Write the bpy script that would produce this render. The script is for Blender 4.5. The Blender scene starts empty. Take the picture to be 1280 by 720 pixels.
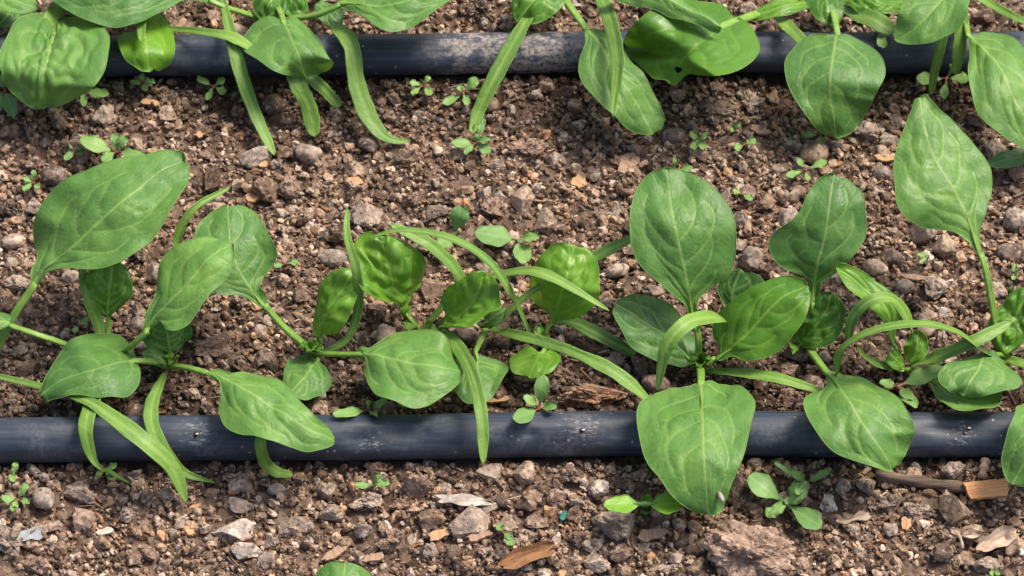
import bpy, math, random
import numpy as np
from mathutils import Vector, Matrix

# ------------------------------------------------------------------ camera, sky, sun, exposure
scene = bpy.context.scene
TH = math.radians(50.0)          # camera looks this far down
DIST = 1.25                      # metres from lens to the middle of the picture
FPX = 4437.0                     # focal length in pixels of a 1280 px wide picture
CAMP = np.array([0.0, -DIST * math.cos(TH), DIST * math.sin(TH)])
FWD = np.array([0.0, math.cos(TH), -math.sin(TH)])
UPV = np.array([0.0, math.sin(TH), math.cos(TH)])
RGT = np.array([1.0, 0.0, 0.0])
cam_data = bpy.data.cameras.new("camera")
cam = bpy.data.objects.new("camera", cam_data)
scene.collection.objects.link(cam)
cam.location = CAMP.tolist()
cam.rotation_euler = (math.pi / 2 - TH, 0, 0)
cam_data.sensor_width = 36.0
cam_data.lens = 36.0 * FPX / 1280.0
cam_data.clip_start = 0.02
cam_data.clip_end = 200.0
cam_data.dof.use_dof = True
cam_data.dof.focus_distance = 1.19
cam_data.dof.aperture_fstop = 36.0
scene.camera = cam

SUN_EL, SUN_AZ = math.radians(58.0), math.radians(58.0)   # azimuth clockwise from +y (away from the camera)
world = bpy.data.worlds.new("World")
scene.world = world
world.use_nodes = True
wn = world.node_tree
sky = wn.nodes.new("ShaderNodeTexSky")
sky.sky_type = 'NISHITA'
sky.sun_disc = False
sky.sun_elevation = SUN_EL
sky.sun_rotation = SUN_AZ
sky.dust_density = 4.0
sky.air_density = 0.7
sky.ozone_density = 0.5
wn.links.new(sky.outputs[0], wn.nodes["Background"].inputs[0])
wn.nodes["Background"].inputs[1].default_value = 0.125
sun_data = bpy.data.lights.new("sun", 'SUN')
sun_data.energy = 2.4
sun_data.angle = math.radians(20.0)
sun_data.color = (1.0, 0.93, 0.82)
sun = bpy.data.objects.new("sun", sun_data)
scene.collection.objects.link(sun)
sdir = Vector((math.sin(SUN_AZ) * math.cos(SUN_EL), math.cos(SUN_AZ) * math.cos(SUN_EL), math.sin(SUN_EL)))
sun.rotation_euler = sdir.to_track_quat('Z', 'Y').to_euler()
scene.view_settings.view_transform = 'Standard'
scene.view_settings.look = 'None'
scene.view_settings.exposure = 0.96
scene.view_settings.gamma = 1.0
scene.view_settings.use_curve_mapping = False
scene.cycles.max_bounces = 6
scene.cycles.use_denoising = True

# ------------------------------------------------------------------ helpers
col = scene.collection
rng = np.random.default_rng(7)


def at(px, py, zmm=0.0):
    """world point seen at a photo pixel, at a height of zmm millimetres"""
    d = FWD + RGT * ((px - 640.0) / FPX) - UPV * ((py - 360.0) / FPX)
    z = zmm * 0.001
    t = (z - CAMP[2]) / d[2]
    return CAMP + d * t


def pix(P):
    v = P - CAMP
    w = v @ FWD
    return np.array([640.0 + FPX * (v @ RGT) / w, 360.0 - FPX * (v @ UPV) / w])


def mmpp(px, py):
    """metres per pixel at the ground there"""
    return float((at(px, py) - CAMP) @ FWD) / FPX


_perm = np.random.default_rng(3).permutation(256)
_perm = np.concatenate([_perm, _perm, _perm])
_grad = np.random.default_rng(4).normal(size=(256, 3))
_grad /= np.linalg.norm(_grad, axis=1)[:, None]


def pnoise(P):
    P = np.asarray(P, float)
    i = np.floor(P).astype(int)
    f = P - i
    i &= 255
    u = f * f * f * (f * (f * 6 - 15) + 10)
    out = np.zeros(len(P))
    for dx in (0, 1):
        for dy in (0, 1):
            for dz in (0, 1):
                h = _perm[_perm[_perm[i[:, 0] + dx] + i[:, 1] + dy] + i[:, 2] + dz]
                g = _grad[h]
                n = g[:, 0] * (f[:, 0] - dx) + g[:, 1] * (f[:, 1] - dy) + g[:, 2] * (f[:, 2] - dz)
                wx = u[:, 0] if dx else 1 - u[:, 0]
                wy = u[:, 1] if dy else 1 - u[:, 1]
                wz = u[:, 2] if dz else 1 - u[:, 2]
                out += n * wx * wy * wz
    return out * 1.6


def mesh_obj(name, verts, faces, mat, parent=None, smooth=True):
    me = bpy.data.meshes.new(name)
    verts = np.asarray(verts, np.float32)
    faces = np.asarray(faces, np.int32)
    fill_mesh(me, verts, faces, smooth)
    me.materials.append(mat)
    o = bpy.data.objects.new(name, me)
    col.objects.link(o)
    if parent is not None:
        o.parent = parent
        o.matrix_parent_inverse = Matrix.Translation(-Vector(parent_world(parent)))
    return o


def parent_world(p):
    v = Vector(p.location)
    if p.parent is not None and p.parent.type == 'EMPTY':
        return Vector((0, 0, 0)) if p.type == 'MESH' else v
    return v


def fill_mesh(me, verts, faces, smooth=True):
    n, k = faces.shape
    me.vertices.add(len(verts))
    me.vertices.foreach_set("co", verts.ravel())
    me.loops.add(n * k)
    me.loops.foreach_set("vertex_index", faces.ravel())
    me.polygons.add(n)
    me.polygons.foreach_set("loop_start", np.arange(0, n * k, k, dtype=np.int32))
    me.polygons.foreach_set("loop_total", np.full(n, k, np.int32))
    me.polygons.foreach_set("use_smooth", np.full(n, smooth))
    me.update()
    me.validate()


def fattr(me, name, vals):
    a = me.attributes.new(name, 'FLOAT', 'POINT')
    a.data.foreach_set("value", np.asarray(vals, np.float32))


def cattr(me, name, rgb):
    a = me.attributes.new(name, 'FLOAT_COLOR', 'POINT')
    c = np.ones((len(rgb), 4), np.float32)
    c[:, :3] = rgb
    a.data.foreach_set("color", c.ravel())


def vattr(me, name, xyz):
    a = me.attributes.new(name, 'FLOAT_VECTOR', 'POINT')
    a.data.foreach_set("vector", np.asarray(xyz, np.float32).ravel())


def tag(o, label, cat, group=None, kind=None):
    o["label"] = label
    if cat:
        o["category"] = cat
    if group:
        o["group"] = group
    if kind:
        o["kind"] = kind
    return o


def empty(name, loc):
    o = bpy.data.objects.new(name, None)
    o.location = loc
    o.empty_display_size = 0.01
    col.objects.link(o)
    return o


def spline(pts, n, extra=None):
    """Catmull-Rom through pts, n samples, even in arc length"""
    P = np.asarray(pts, float)
    if len(P) == 2:
        P = np.array([P[0], (P[0] + P[1]) / 2, P[1]])
    Q = np.vstack([2 * P[0] - P[1], P, 2 * P[-1] - P[-2]])
    out = []
    for k in range(len(P) - 1):
        p0, p1, p2, p3 = Q[k:k + 4]
        t = np.linspace(0, 1, 24, endpoint=False)[:, None]
        out.append(0.5 * ((2 * p1) + (-p0 + p2) * t + (2 * p0 - 5 * p1 + 4 * p2 - p3) * t ** 2 + (-p0 + 3 * p1 - 3 * p2 + p3) * t ** 3))
    C = np.vstack(out + [P[-1:]])
    s = np.concatenate([[0], np.cumsum(np.linalg.norm(np.diff(C[:, :3], axis=0), axis=1))])
    if np.isscalar(n):
        q = np.linspace(0, s[-1], n)
    else:
        q = np.asarray(n) * s[-1]
    return np.stack([np.interp(q, s, C[:, j]) for j in range(C.shape[1])], 1), s[-1]


# ------------------------------------------------------------------ materials
class NT:
    def __init__(self, name):
        self.m = bpy.data.materials.new(name)
        self.m.use_nodes = True
        self.t = self.m.node_tree
        self.t.nodes.clear()
        self.out = self.n("ShaderNodeOutputMaterial")

    def n(self, typ, **kw):
        nd = self.t.nodes.new(typ)
        for k, v in kw.items():
            setattr(nd, k, v)
        return nd

    def l(self, a, b):
        self.t.links.new(a, b)

    def setin(self, nd, name, v):
        if hasattr(v, "links") or isinstance(v, bpy.types.NodeSocket):
            self.l(v, nd.inputs[name])
        else:
            if isinstance(v, tuple) and len(v) == 3:
                v = (*v, 1)
            nd.inputs[name].default_value = v

    def attr(self, name, which="Fac"):
        a = self.n("ShaderNodeAttribute", attribute_name=name)
        return a.outputs[which]

    def noise(self, vec, scale, detail=4, rough=.6, out="Fac"):
        nd = self.n("ShaderNodeTexNoise")
        if vec is not None:
            self.l(vec, nd.inputs["Vector"])
        nd.inputs["Scale"].default_value = scale
        nd.inputs["Detail"].default_value = detail
        nd.inputs["Roughness"].default_value = rough
        return nd.outputs[out]

    def voro(self, vec, scale, feat='F1', out="Distance"):
        nd = self.n("ShaderNodeTexVoronoi", feature=feat)
        if vec is not None:
            self.l(vec, nd.inputs["Vector"])
        nd.inputs["Scale"].default_value = scale
        return nd.outputs[out]

    def ramp(self, f, a, b, lo=0.0, hi=1.0):
        nd = self.n("ShaderNodeMapRange", interpolation_type='SMOOTHSTEP')
        self.l(f, nd.inputs[0])
        for i, v in enumerate((a, b, lo, hi)):
            nd.inputs[i + 1].default_value = v
        return nd.outputs[0]

    def mix(self, f, a, b, mode='MIX'):
        nd = self.n("ShaderNodeMix", data_type='RGBA', blend_type=mode)
        for i, v in ((0, f), (6, a), (7, b)):
            if isinstance(v, bpy.types.NodeSocket):
                self.l(v, nd.inputs[i])
            else:
                nd.inputs[i].default_value = (*v, 1) if isinstance(v, tuple) else v
        return nd.outputs[2]

    def math(self, op, a, b=0.0):
        nd = self.n("ShaderNodeMath", operation=op)
        for i, v in ((0, a), (1, b)):
            if isinstance(v, bpy.types.NodeSocket):
                self.l(v, nd.inputs[i])
            else:
                nd.inputs[i].default_value = v
        return nd.outputs[0]

    def bump(self, h, strength, dist, normal=None):
        nd = self.n("ShaderNodeBump")
        nd.inputs["Strength"].default_value = strength
        nd.inputs["Distance"].default_value = dist
        self.l(h, nd.inputs["Height"])
        if normal is not None:
            self.l(normal, nd.inputs["Normal"])
        return nd.outputs[0]

    def principled(self, base, rough, normal=None, spec=.5):
        p = self.n("ShaderNodeBsdfPrincipled")
        self.setin(p, "Base Color", base)
        self.setin(p, "Roughness", rough)
        p.inputs["Specular IOR Level"].default_value = spec
        if normal is not None:
            self.l(normal, p.inputs["Normal"])
        return p

    def finish(self, sh):
        self.l(sh, self.out.inputs["Surface"])
        return self.m

    def pos(self):
        return self.n("ShaderNodeNewGeometry").outputs["Position"]

    def scaled(self, vec, s):
        m = self.n("ShaderNodeVectorMath", operation='MULTIPLY')
        self.l(vec, m.inputs[0])
        m.inputs[1].default_value = s
        return m.outputs[0]


def mat_soil():
    k = NT("soil")
    p = k.pos()
    n1 = k.noise(p, 300, 6, .65)
    n2 = k.noise(p, 60, 4, .6)
    cell = k.voro(p, 420, out="Color")
    c = k.mix(k.ramp(n1, .3, .7), (0.042, 0.028, 0.019), (0.190, 0.126, 0.086))
    c = k.mix(k.ramp(n2, .4, .65), c, k.mix(.5, c, (0.16, 0.098, 0.068)))
    sep = k.n("ShaderNodeSeparateColor")
    k.l(cell, sep.inputs[0])
    c = k.mix(k.ramp(sep.outputs[0], .6, .95, 0, .55), c, (0.29, 0.205, 0.150))
    c = k.mix(k.ramp(sep.outputs[1], .7, .95, 0, .6), c, (0.028, 0.018, 0.014))
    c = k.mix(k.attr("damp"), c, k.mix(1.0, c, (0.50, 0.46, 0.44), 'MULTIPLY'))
    b = k.bump(k.noise(p, 900, 5, .7), .6, .0008)
    b = k.bump(k.voro(p, 700), .5, .0006, b)
    return k.finish(k.principled(c, .92, b, .2).outputs[0])


def mat_crumb(name, rough=.9, bump=.7, fleck=.35, spec=.2, scale=1.0):
    """soil crumbs and stones: colour from the piece's own attribute, grain and dust on top"""
    k = NT(name)
    o = k.n("ShaderNodeTexCoord").outputs["Object"] if scale != 1.0 else k.pos()
    o = k.pos()
    base = k.attr("Col", "Color")
    n1 = k.noise(o, 420 * scale, 6, .68)
    n2 = k.noise(o, 130 * scale, 4, .6)
    c = k.mix(k.ramp(n1, .35, .68, 0, .75), k.mix(1.0, base, (.50, .45, .42), 'MULTIPLY'), k.mix(1.0, base, (1.35, 1.28, 1.22), 'MULTIPLY'))
    c = k.mix(k.ramp(n2, .48, .66, 0, fleck), c, (0.35, 0.250, 0.172))
    v = k.voro(o, 900 * scale, out="Color")
    sep = k.n("ShaderNodeSeparateColor")
    k.l(v, sep.inputs[0])
    c = k.mix(k.ramp(sep.outputs[0], .86, .95, 0, .5), c, (0.46, 0.37, 0.30))
    c = k.mix(k.ramp(sep.outputs[1], .86, .95, 0, .6), c, (0.026, 0.018, 0.014))
    b = k.bump(k.noise(o, 1100 * scale, 5, .7), bump, .0006)
    b = k.bump(k.noise(o, 380 * scale, 3, .6), bump, .0009, b)
    return k.finish(k.principled(c, rough, b, spec).outputs[0])


def mat_leaf(name, dark, bright, veinc, rough, trans, quilt=.35, strap=False):
    k = NT(name)
    uv = k.attr("leafco", "Vector")
    tint = k.attr("tint")
    vein = k.attr("vein")
    c = k.mix(tint, dark, bright)
    m = k.noise(uv, 90, 3, .55)
    c = k.mix(k.ramp(m, .35, .7), k.mix(1.0, c, (.80, .86, .84), 'MULTIPLY'), k.mix(1.0, c, (1.16, 1.10, 1.05), 'MULTIPLY'))
    wv = k.n("ShaderNodeVectorMath", operation='MULTIPLY_ADD')
    k.l(k.noise(uv, 160, 2, .5, "Color"), wv.inputs[0])
    wv.inputs[1].default_value = (.004, .004, 0)
    k.l(uv, wv.inputs[2])
    net = k.voro(k.scaled(wv.outputs[0], (.75, 1.1, 1.0)), 170, 'DISTANCE_TO_EDGE')
    c = k.mix(k.ramp(net, 0.0, .04, .06, 0.0), c, veinc)
    fine = k.voro(wv.outputs[0], 560, 'DISTANCE_TO_EDGE')
    fl = k.ramp(fine, 0.0, .09, .05, 0.0)
    c = k.mix(fl, c, veinc)
    sp = k.noise(uv, 1500, 2, .5)
    c = k.mix(k.ramp(sp, .62, .72, 0, .10), c, veinc)
    c = k.mix(vein, c, veinc)
    if strap:
        c = k.mix(k.ramp(k.noise(k.scaled(uv, (70.0, 2600.0, 1.0)), 1.0, 2, .5), .45, .62, 0, .30), c, veinc)
    c = k.mix(k.ramp(k.noise(uv, 48, 3, .6), .56, .72, 0, .30), c, k.mix(1.0, c, (1.32, 1.14, .92), 'MULTIPLY'))
    dirt = k.noise(uv, 520, 3, .6)
    c = k.mix(k.ramp(dirt, .70, .76, 0, .45), c, (0.26, 0.20, 0.13))
    h = k.bump(k.noise(uv, 420, 4, .6), .14, .0005)
    h = k.bump(fine, quilt, .0006, h)
    h = k.bump(k.ramp(net, 0.0, .30), quilt * .6, .0006, h)
    rn = k.ramp(k.noise(uv, 200, 3), .3, .7, rough - .05, rough + .08)
    p = k.principled(c, rn, h, .30)
    tr = k.n("ShaderNodeBsdfTranslucent")
    k.l(k.mix(1.0, c, (1.5, 1.35, .55), 'MULTIPLY'), tr.inputs[0])
    mx = k.n("ShaderNodeMixShader")
    mx.inputs[0].default_value = trans
    k.l(p.outputs[0], mx.inputs[1])
    k.l(tr.outputs[0], mx.inputs[2])
    return k.finish(mx.outputs[0])


def mat_stalk(name, c0, c1, rough=.42):
    k = NT(name)
    o = k.pos()
    n = k.noise(o, 260, 3)
    c = k.mix(k.ramp(n, .3, .7), c0, c1)
    c = k.mix(k.math('MULTIPLY', k.attr('stripe'), .55), c, k.mix(1.0, c, (.52, .66, .50), 'MULTIPLY'))
    p = k.principled(c, rough, k.bump(k.noise(o, 900, 3), .2, .0003), .45)
    tr = k.n("ShaderNodeBsdfTranslucent")
    k.l(c, tr.inputs[0])
    mx = k.n("ShaderNodeMixShader")
    mx.inputs[0].default_value = .2
    k.l(p.outputs[0], mx.inputs[1])
    k.l(tr.outputs[0], mx.inputs[2])
    return k.finish(mx.outputs[0])


def mat_pipe(name, dirt_x0, dirt_x1, dirt, spots=()):
    k = NT(name)
    p = k.pos()
    st = k.scaled(p, (40.0, 900.0, 900.0))
    streak = k.noise(st, 1.0, 4, .6)
    blotch = k.noise(k.scaled(p, (1.0, 1.6, 1.6)), 55, 6, .68)
    fine = k.noise(p, 700, 4, .7)
    base = k.mix(k.ramp(streak, .35, .7), (0.018, 0.025, 0.038), (0.036, 0.047, 0.068))
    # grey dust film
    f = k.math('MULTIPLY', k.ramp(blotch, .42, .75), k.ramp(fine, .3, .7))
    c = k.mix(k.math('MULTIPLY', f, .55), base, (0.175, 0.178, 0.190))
    # chalky soil splash between two stations of the pipe
    sx = k.n("ShaderNodeSeparateXYZ")
    k.l(p, sx.inputs[0])
    inr = k.math('MULTIPLY', k.ramp(sx.outputs[0], dirt_x0 - .012, dirt_x0 + .012), k.ramp(sx.outputs[0], dirt_x1 - .02, dirt_x1 + .008, 1, 0))
    inr = k.math('MULTIPLY', inr, dirt)
    sm = k.noise(k.scaled(p, (1.0, 2.2, 2.2)), 120, 6, .72)
    d = k.math('MULTIPLY', inr, k.math('MULTIPLY', k.ramp(sm, .42, .56), k.ramp(fine, .30, .62)))
    c = k.mix(k.math('MULTIPLY', d, .75), c, (0.40, 0.33, 0.28))
    # specks
    v = k.voro(p, 420, out="Color")
    vd = k.voro(p, 420)
    sep = k.n("ShaderNodeSeparateColor")
    k.l(v, sep.inputs[0])
    s = k.math('MULTIPLY', k.ramp(sep.outputs[0], .92, .96), k.ramp(vd, .14, .26, 1, 0))
    c = k.mix(k.math('MULTIPLY', s, .5), c, (0.42, 0.38, 0.35))
    for (sx_, sy_, sz_, sr_) in spots:
        vd_ = k.n("ShaderNodeVectorMath", operation='DISTANCE')
        k.l(p, vd_.inputs[0])
        vd_.inputs[1].default_value = (sx_, sy_, sz_)
        near = k.ramp(vd_.outputs["Value"], sr_ * .15, sr_, 1, 0)
        lm = k.noise(k.scaled(p, (.55, 1.6, 1.6)), 620, 4, .75)
        lf_ = k.math('MULTIPLY', k.ramp(k.math('ADD', lm, k.math('MULTIPLY', near, .13)), .65, .72), near)
        c = k.mix(k.math('MULTIPLY', lf_, .38), c, (0.42, 0.41, 0.40))
    # scratches
    sc = k.noise(k.scaled(p, (500.0, 220.0, 220.0)), 1.0, 1, .4)
    rr = k.ramp(blotch, .3, .75, .42, .60)
    b = k.bump(streak, .10, .0005)
    b = k.bump(k.noise(p, 45, 3, .5), .25, .002, b)
    b = k.bump(fine, .10, .0003, b)
    return k.finish(k.principled(c, rr, b, .42).outputs[0])


def mat_simple(name, c0, c1, scale, rough=.8, stretch=(1, 1, 1), bump=.4, bd=.0005):
    k = NT(name)
    o = k.scaled(k.n("ShaderNodeTexCoord").outputs["Object"], tuple(float(s) for s in stretch))
    n = k.noise(o, scale, 5, .65)
    c = k.mix(k.ramp(n, .3, .7), c0, c1)
    return k.finish(k.principled(c, rough, k.bump(n, bump, bd), .3).outputs[0])


M = {}
M['soil'] = mat_soil()
M['crumb'] = mat_crumb('crumb')
M['stone'] = mat_crumb('stone', .85, .85, .30, .28)
M['pebble'] = mat_crumb('smooth_pebble', .72, .22, .22, .35)
M['clod'] = mat_crumb('clod', .95, 1.0, .45, .15)
M['leaf'] = mat_leaf('leaf_blade', (0.033, 0.114, 0.028), (0.152, 0.308, 0.058), (0.33, 0.48, 0.13), .46, .20, .28)
M['young'] = mat_leaf('young_leaf_blade', (0.028, 0.115, 0.014), (0.155, 0.335, 0.026), (0.30, 0.48, 0.08), .37, .22, .22)
M['coty'] = mat_leaf('cotyledon_blade', (0.045, 0.135, 0.022), (0.190, 0.350, 0.050), (0.33, 0.48, 0.12), .50, .22, .25, True)
M['weed'] = mat_leaf('weed_leaf', (0.095, 0.215, 0.060), (0.240, 0.395, 0.095), (0.30, 0.42, 0.17), .48, .15, .15)
M['stalk'] = mat_stalk('leaf_stalk', (0.185, 0.340, 0.048), (0.290, 0.450, 0.085))
M['crown'] = mat_stalk('crown_base', (0.30, 0.25, 0.11), (0.40, 0.20, 0.14))
M['redstem'] = mat_stalk('red_stem', (0.22, 0.040, 0.035), (0.30, 0.095, 0.045))
M['greenstem'] = mat_stalk('green_stem', (0.12, 0.24, 0.06), (0.17, 0.30, 0.08))
M['wood'] = mat_simple('wood_chip', (0.33, 0.170, 0.080), (0.52, 0.310, 0.165), 260, .75, (6, .6, 1))
M['orange'] = mat_simple('fresh_orange_wood', (0.46, 0.205, 0.075), (0.66, 0.345, 0.150), 300, .7, (.3, 5, 1))
M['wood2'] = mat_simple('weathered_wood', (0.24, 0.140, 0.090), (0.40, 0.265, 0.180), 240, .85, (6, .6, 1))
M['twig'] = mat_simple('twig_bark', (0.075, 0.050, 0.035), (0.21, 0.150, 0.105), 150, .9, (.5, 4, 4), .8, .0008)
M['dry'] = mat_simple('dry_leaf', (0.30, 0.200, 0.125), (0.52, 0.410, 0.300), 160, .8, (1, 3, 1), .4)
M['drybrown'] = mat_simple('brown_dry_leaf', (0.150, 0.070, 0.030), (0.30, 0.150, 0.065), 160, .8, (1, 3, 1), .4)
M['pale'] = mat_simple('pale_flake', (0.34, 0.28, 0.22), (0.60, 0.53, 0.44), 300, .85, (1, 1, 1), .6)
M['bluewhite'] = mat_simple('pale_plastic_scrap', (0.22, 0.24, 0.24), (0.40, 0.42, 0.42), 300, .6)
M['lime'] = mat_simple('limescale', (0.38, 0.32, 0.26), (0.62, 0.56, 0.48), 900, .9, (1, 1, 1), .8)
M['hole'] = mat_simple('outlet_hole', (0.006, 0.006, 0.007), (0.012, 0.012, 0.013), 300, .7)
M['teal'] = mat_simple('teal_scrap', (0.0, 0.09, 0.07), (0.01, 0.16, 0.12), 300, .35)
M['straw'] = mat_crumb('straw_bits', .8, .2, .15, .3)
M['husk'] = mat_simple('pale_husk', (0.20, 0.13, 0.10), (0.36, 0.30, 0.27), 600, .6)

# ------------------------------------------------------------------ ground
PIPE_R = 0.0078
PF = (at(640, 546, 7)[1], 7.0)      # front pipe: y of its axis, height of its axis in mm
PB = (at(640, 68, 7)[1], 7.0)
PF_SLOPE = -(at(1280, 543, 7)[1] - at(0, 548.5, 7)[1]) / 0.36 * -1
PB_SLOPE = (at(1280, 66, 7)[1] - at(0, 70, 7)[1]) / 0.38


def pipe_y(which, x):
    return (PF[0] + PF_SLOPE * x) if which == 'f' else (PB[0] + PB_SLOPE * x)


def ground_z(x, y):
    x = np.asarray(x, float)
    y = np.asarray(y, float)
    o = np.full(len(x), .37)

    def nz(s, off):
        return pnoise(np.stack([x / s + off, y / s + off * 1.7, o + off], 1))
    z = 0.0030 * nz(.07, 3.1) + 0.0022 * nz(.028, 9.2)
    z += 0.0026 * (np.abs(nz(.012, 21.3)) - .25)
    z += 0.0015 * (np.abs(nz(.0058, 41.3)) - .25)
    z += 0.0007 * (np.abs(nz(.0028, 61.3)) - .25)
    for w in 'fb':
        d = np.abs(y - pipe_y(w, x))
        k = np.clip(1 - d / .013, 0, 1)
        k = k * k * (3 - 2 * k)
        z = z * (1 - .8 * k) - .0012 * k
    return z


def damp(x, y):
    """soil darkening, ragged edges: wetter drip line soil plus back pipe shade painted in"""
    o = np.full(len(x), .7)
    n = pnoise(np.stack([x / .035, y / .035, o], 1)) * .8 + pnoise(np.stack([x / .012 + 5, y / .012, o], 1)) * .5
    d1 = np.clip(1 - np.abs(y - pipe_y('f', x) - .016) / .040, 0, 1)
    d2 = np.clip(1 - np.abs(y - pipe_y('b', x) + .008) / .036, 0, 1)  # wet soil, and partly the back pipe's shadow put into the soil colour
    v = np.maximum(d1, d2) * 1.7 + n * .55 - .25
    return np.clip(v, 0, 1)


def axis(lo, hi, step, far):
    core = np.arange(lo, hi + step / 2, step)
    g = []
    d = step
    while sum(g) < far:
        d *= 1.32
        g.append(d)
    g = np.cumsum(g)
    return np.concatenate([lo - g[::-1], core, hi + g])


gx = axis(-.215, .215, .00105, 40.0)
gy = axis(-.125, .185, .00105, 40.0)
GX, GY = np.meshgrid(gx, gy)
fx, fy = GX.ravel(), GY.ravel()
gz = ground_z(fx, fy)
far = np.clip((np.hypot(fx, fy) - .5) / 1.5, 0, 1)
gz = gz * (1 - far)
nx_, ny_ = len(gx), len(gy)
ii = (np.arange(ny_ - 1)[:, None] * nx_ + np.arange(nx_ - 1)[None, :]).ravel()
gf = np.stack([ii, ii + 1, ii + nx_ + 1, ii + nx_], 1)
ground = mesh_obj("ground", np.stack([fx, fy, gz], 1), gf, M['soil'])
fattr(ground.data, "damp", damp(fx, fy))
ground["kind"] = "structure"
ground["label"] = "crumbly brown garden soil of the vegetable bed"

# ------------------------------------------------------------------ drip pipes


def pipe_point(which, px, ang, out=0.0):
    """point on the skin of a pipe at picture column px and angle ang (90 top, 180 camera side)"""
    yy = 546 if which == 'f' else 68
    x = at(px, yy, 8)[0]
    axz = .001 * (PF[1] if which == 'f' else PB[1])
    y = pipe_y(which, x) + .0009 * math.sin(x * 11 + 1) + .0004 * math.sin(x * 37)
    a = math.radians(ang)
    return np.array([x, y + (PIPE_R + out) * math.cos(a), axz + (PIPE_R + out) * math.sin(a)])


def xof(px):
    return at(px, 546, 8)[0]


def build_pipe(which, label, dents, mat):
    xs = np.concatenate([np.linspace(-2.5, -.24, 60)[:-1], np.arange(-.24, .24, .0012), np.linspace(.24, 2.5, 60)])
    nr = 56
    a = np.linspace(0, 2 * np.pi, nr, endpoint=False)
    X, A = np.meshgrid(xs, a, indexing='ij')
    o = np.full(X.size, 2.2 if which == 'f' else 7.7)
    r = PIPE_R * (1 + .010 * pnoise(np.stack([X.ravel() / .05, np.cos(A.ravel()) * .8, np.sin(A.ravel()) * .8 + o], 1)).reshape(X.shape))
    for (dx, da, wx, wa, dep) in dents:
        # da: angle on the pipe, 90 deg = top, 180 deg = toward the camera side
        dd = (X - dx) / wx
        aa = (A - math.radians(da)) / math.radians(wa)
        r = r - dep * np.exp(-dd ** 2 - aa ** 2)
    axz = .001 * (PF[1] if which == 'f' else PB[1])
    yc = np.array([pipe_y(which, v) for v in xs]) + .0009 * np.sin(xs * 11 + 1) + .0004 * np.sin(xs * 37)
    Y = yc[:, None] + r * np.cos(A)
    Z = axz + r * np.sin(A) * .96
    v = np.stack([X, Y, Z], 2).reshape(-1, 3)
    i = np.arange(len(xs) - 1)[:, None] * nr
    j = np.arange(nr)[None, :]
    f = np.stack([i + j, i + (j + 1) % nr, i + nr + (j + 1) % nr, i + nr + j], 2).reshape(-1, 4)
    p = mesh_obj("drip_pipe", v, f, mat)
    tag(p, label, "pipe")
    return p


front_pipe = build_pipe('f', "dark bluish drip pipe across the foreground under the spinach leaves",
                        [(xof(452), 132, .006, 26, .0018), (xof(505), 112, .010, 36, .0026), (xof(662), 125, .0028, 16, .0013),
                         (xof(690), 150, .010, 28, .0006), (xof(1190), 112, .011, 26, .0019), (xof(780), 125, .008, 26, .0014),
                         (xof(135), 112, .012, 32, .0017), (xof(250), 120, .006, 20, .0005)],
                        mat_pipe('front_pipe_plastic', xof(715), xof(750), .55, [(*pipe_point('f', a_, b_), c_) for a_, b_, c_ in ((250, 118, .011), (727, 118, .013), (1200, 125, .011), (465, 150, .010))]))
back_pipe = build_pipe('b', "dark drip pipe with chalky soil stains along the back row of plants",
                       [(at(600, 68, 8)[0], 120, .012, 28, .0010), (at(250, 68, 8)[0], 130, .012, 30, .0014), (at(960, 68, 8)[0], 115, .012, 30, .0015)],
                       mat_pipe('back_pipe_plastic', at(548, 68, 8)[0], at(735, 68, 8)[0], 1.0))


def blob(n_sub, seed, rough, scale, cuts=0):
    v, f = ICO[n_sub]
    r = np.random.default_rng(seed)
    off = r.uniform(0, 200, 3)
    d = 1 + rough * pnoise(v * 1.3 + off) + rough * .5 * pnoise(v * 3.1 + off * 1.3)
    if n_sub >= 4:
        d += rough * .28 * pnoise(v * 7 + off) + rough * .16 * pnoise(v * 15 + off)
    elif n_sub == 3:
        d += rough * .28 * pnoise(v * 7 + off)
    w = v * d[:, None]
    for _ in range(cuts):
        n = r.normal(size=3)
        n /= np.linalg.norm(n)
        h = r.uniform(.48, .80)
        s = w @ n
        w = w - np.outer(np.maximum(s - h, 0) * .97, n)
    return w * scale, f


def make_ico():
    import bmesh
    out = {}
    for s in (1, 2, 3, 4, 5):
        bm = bmesh.new()
        bmesh.ops.create_icosphere(bm, subdivisions=s, radius=1.0)
        v = np.array([q.co[:] for q in bm.verts])
        f = np.array([[q.index for q in t.verts] for t in bm.faces], np.int32)
        bm.free()
        out[s] = (v, f)
    return out


ICO = make_ico()


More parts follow.
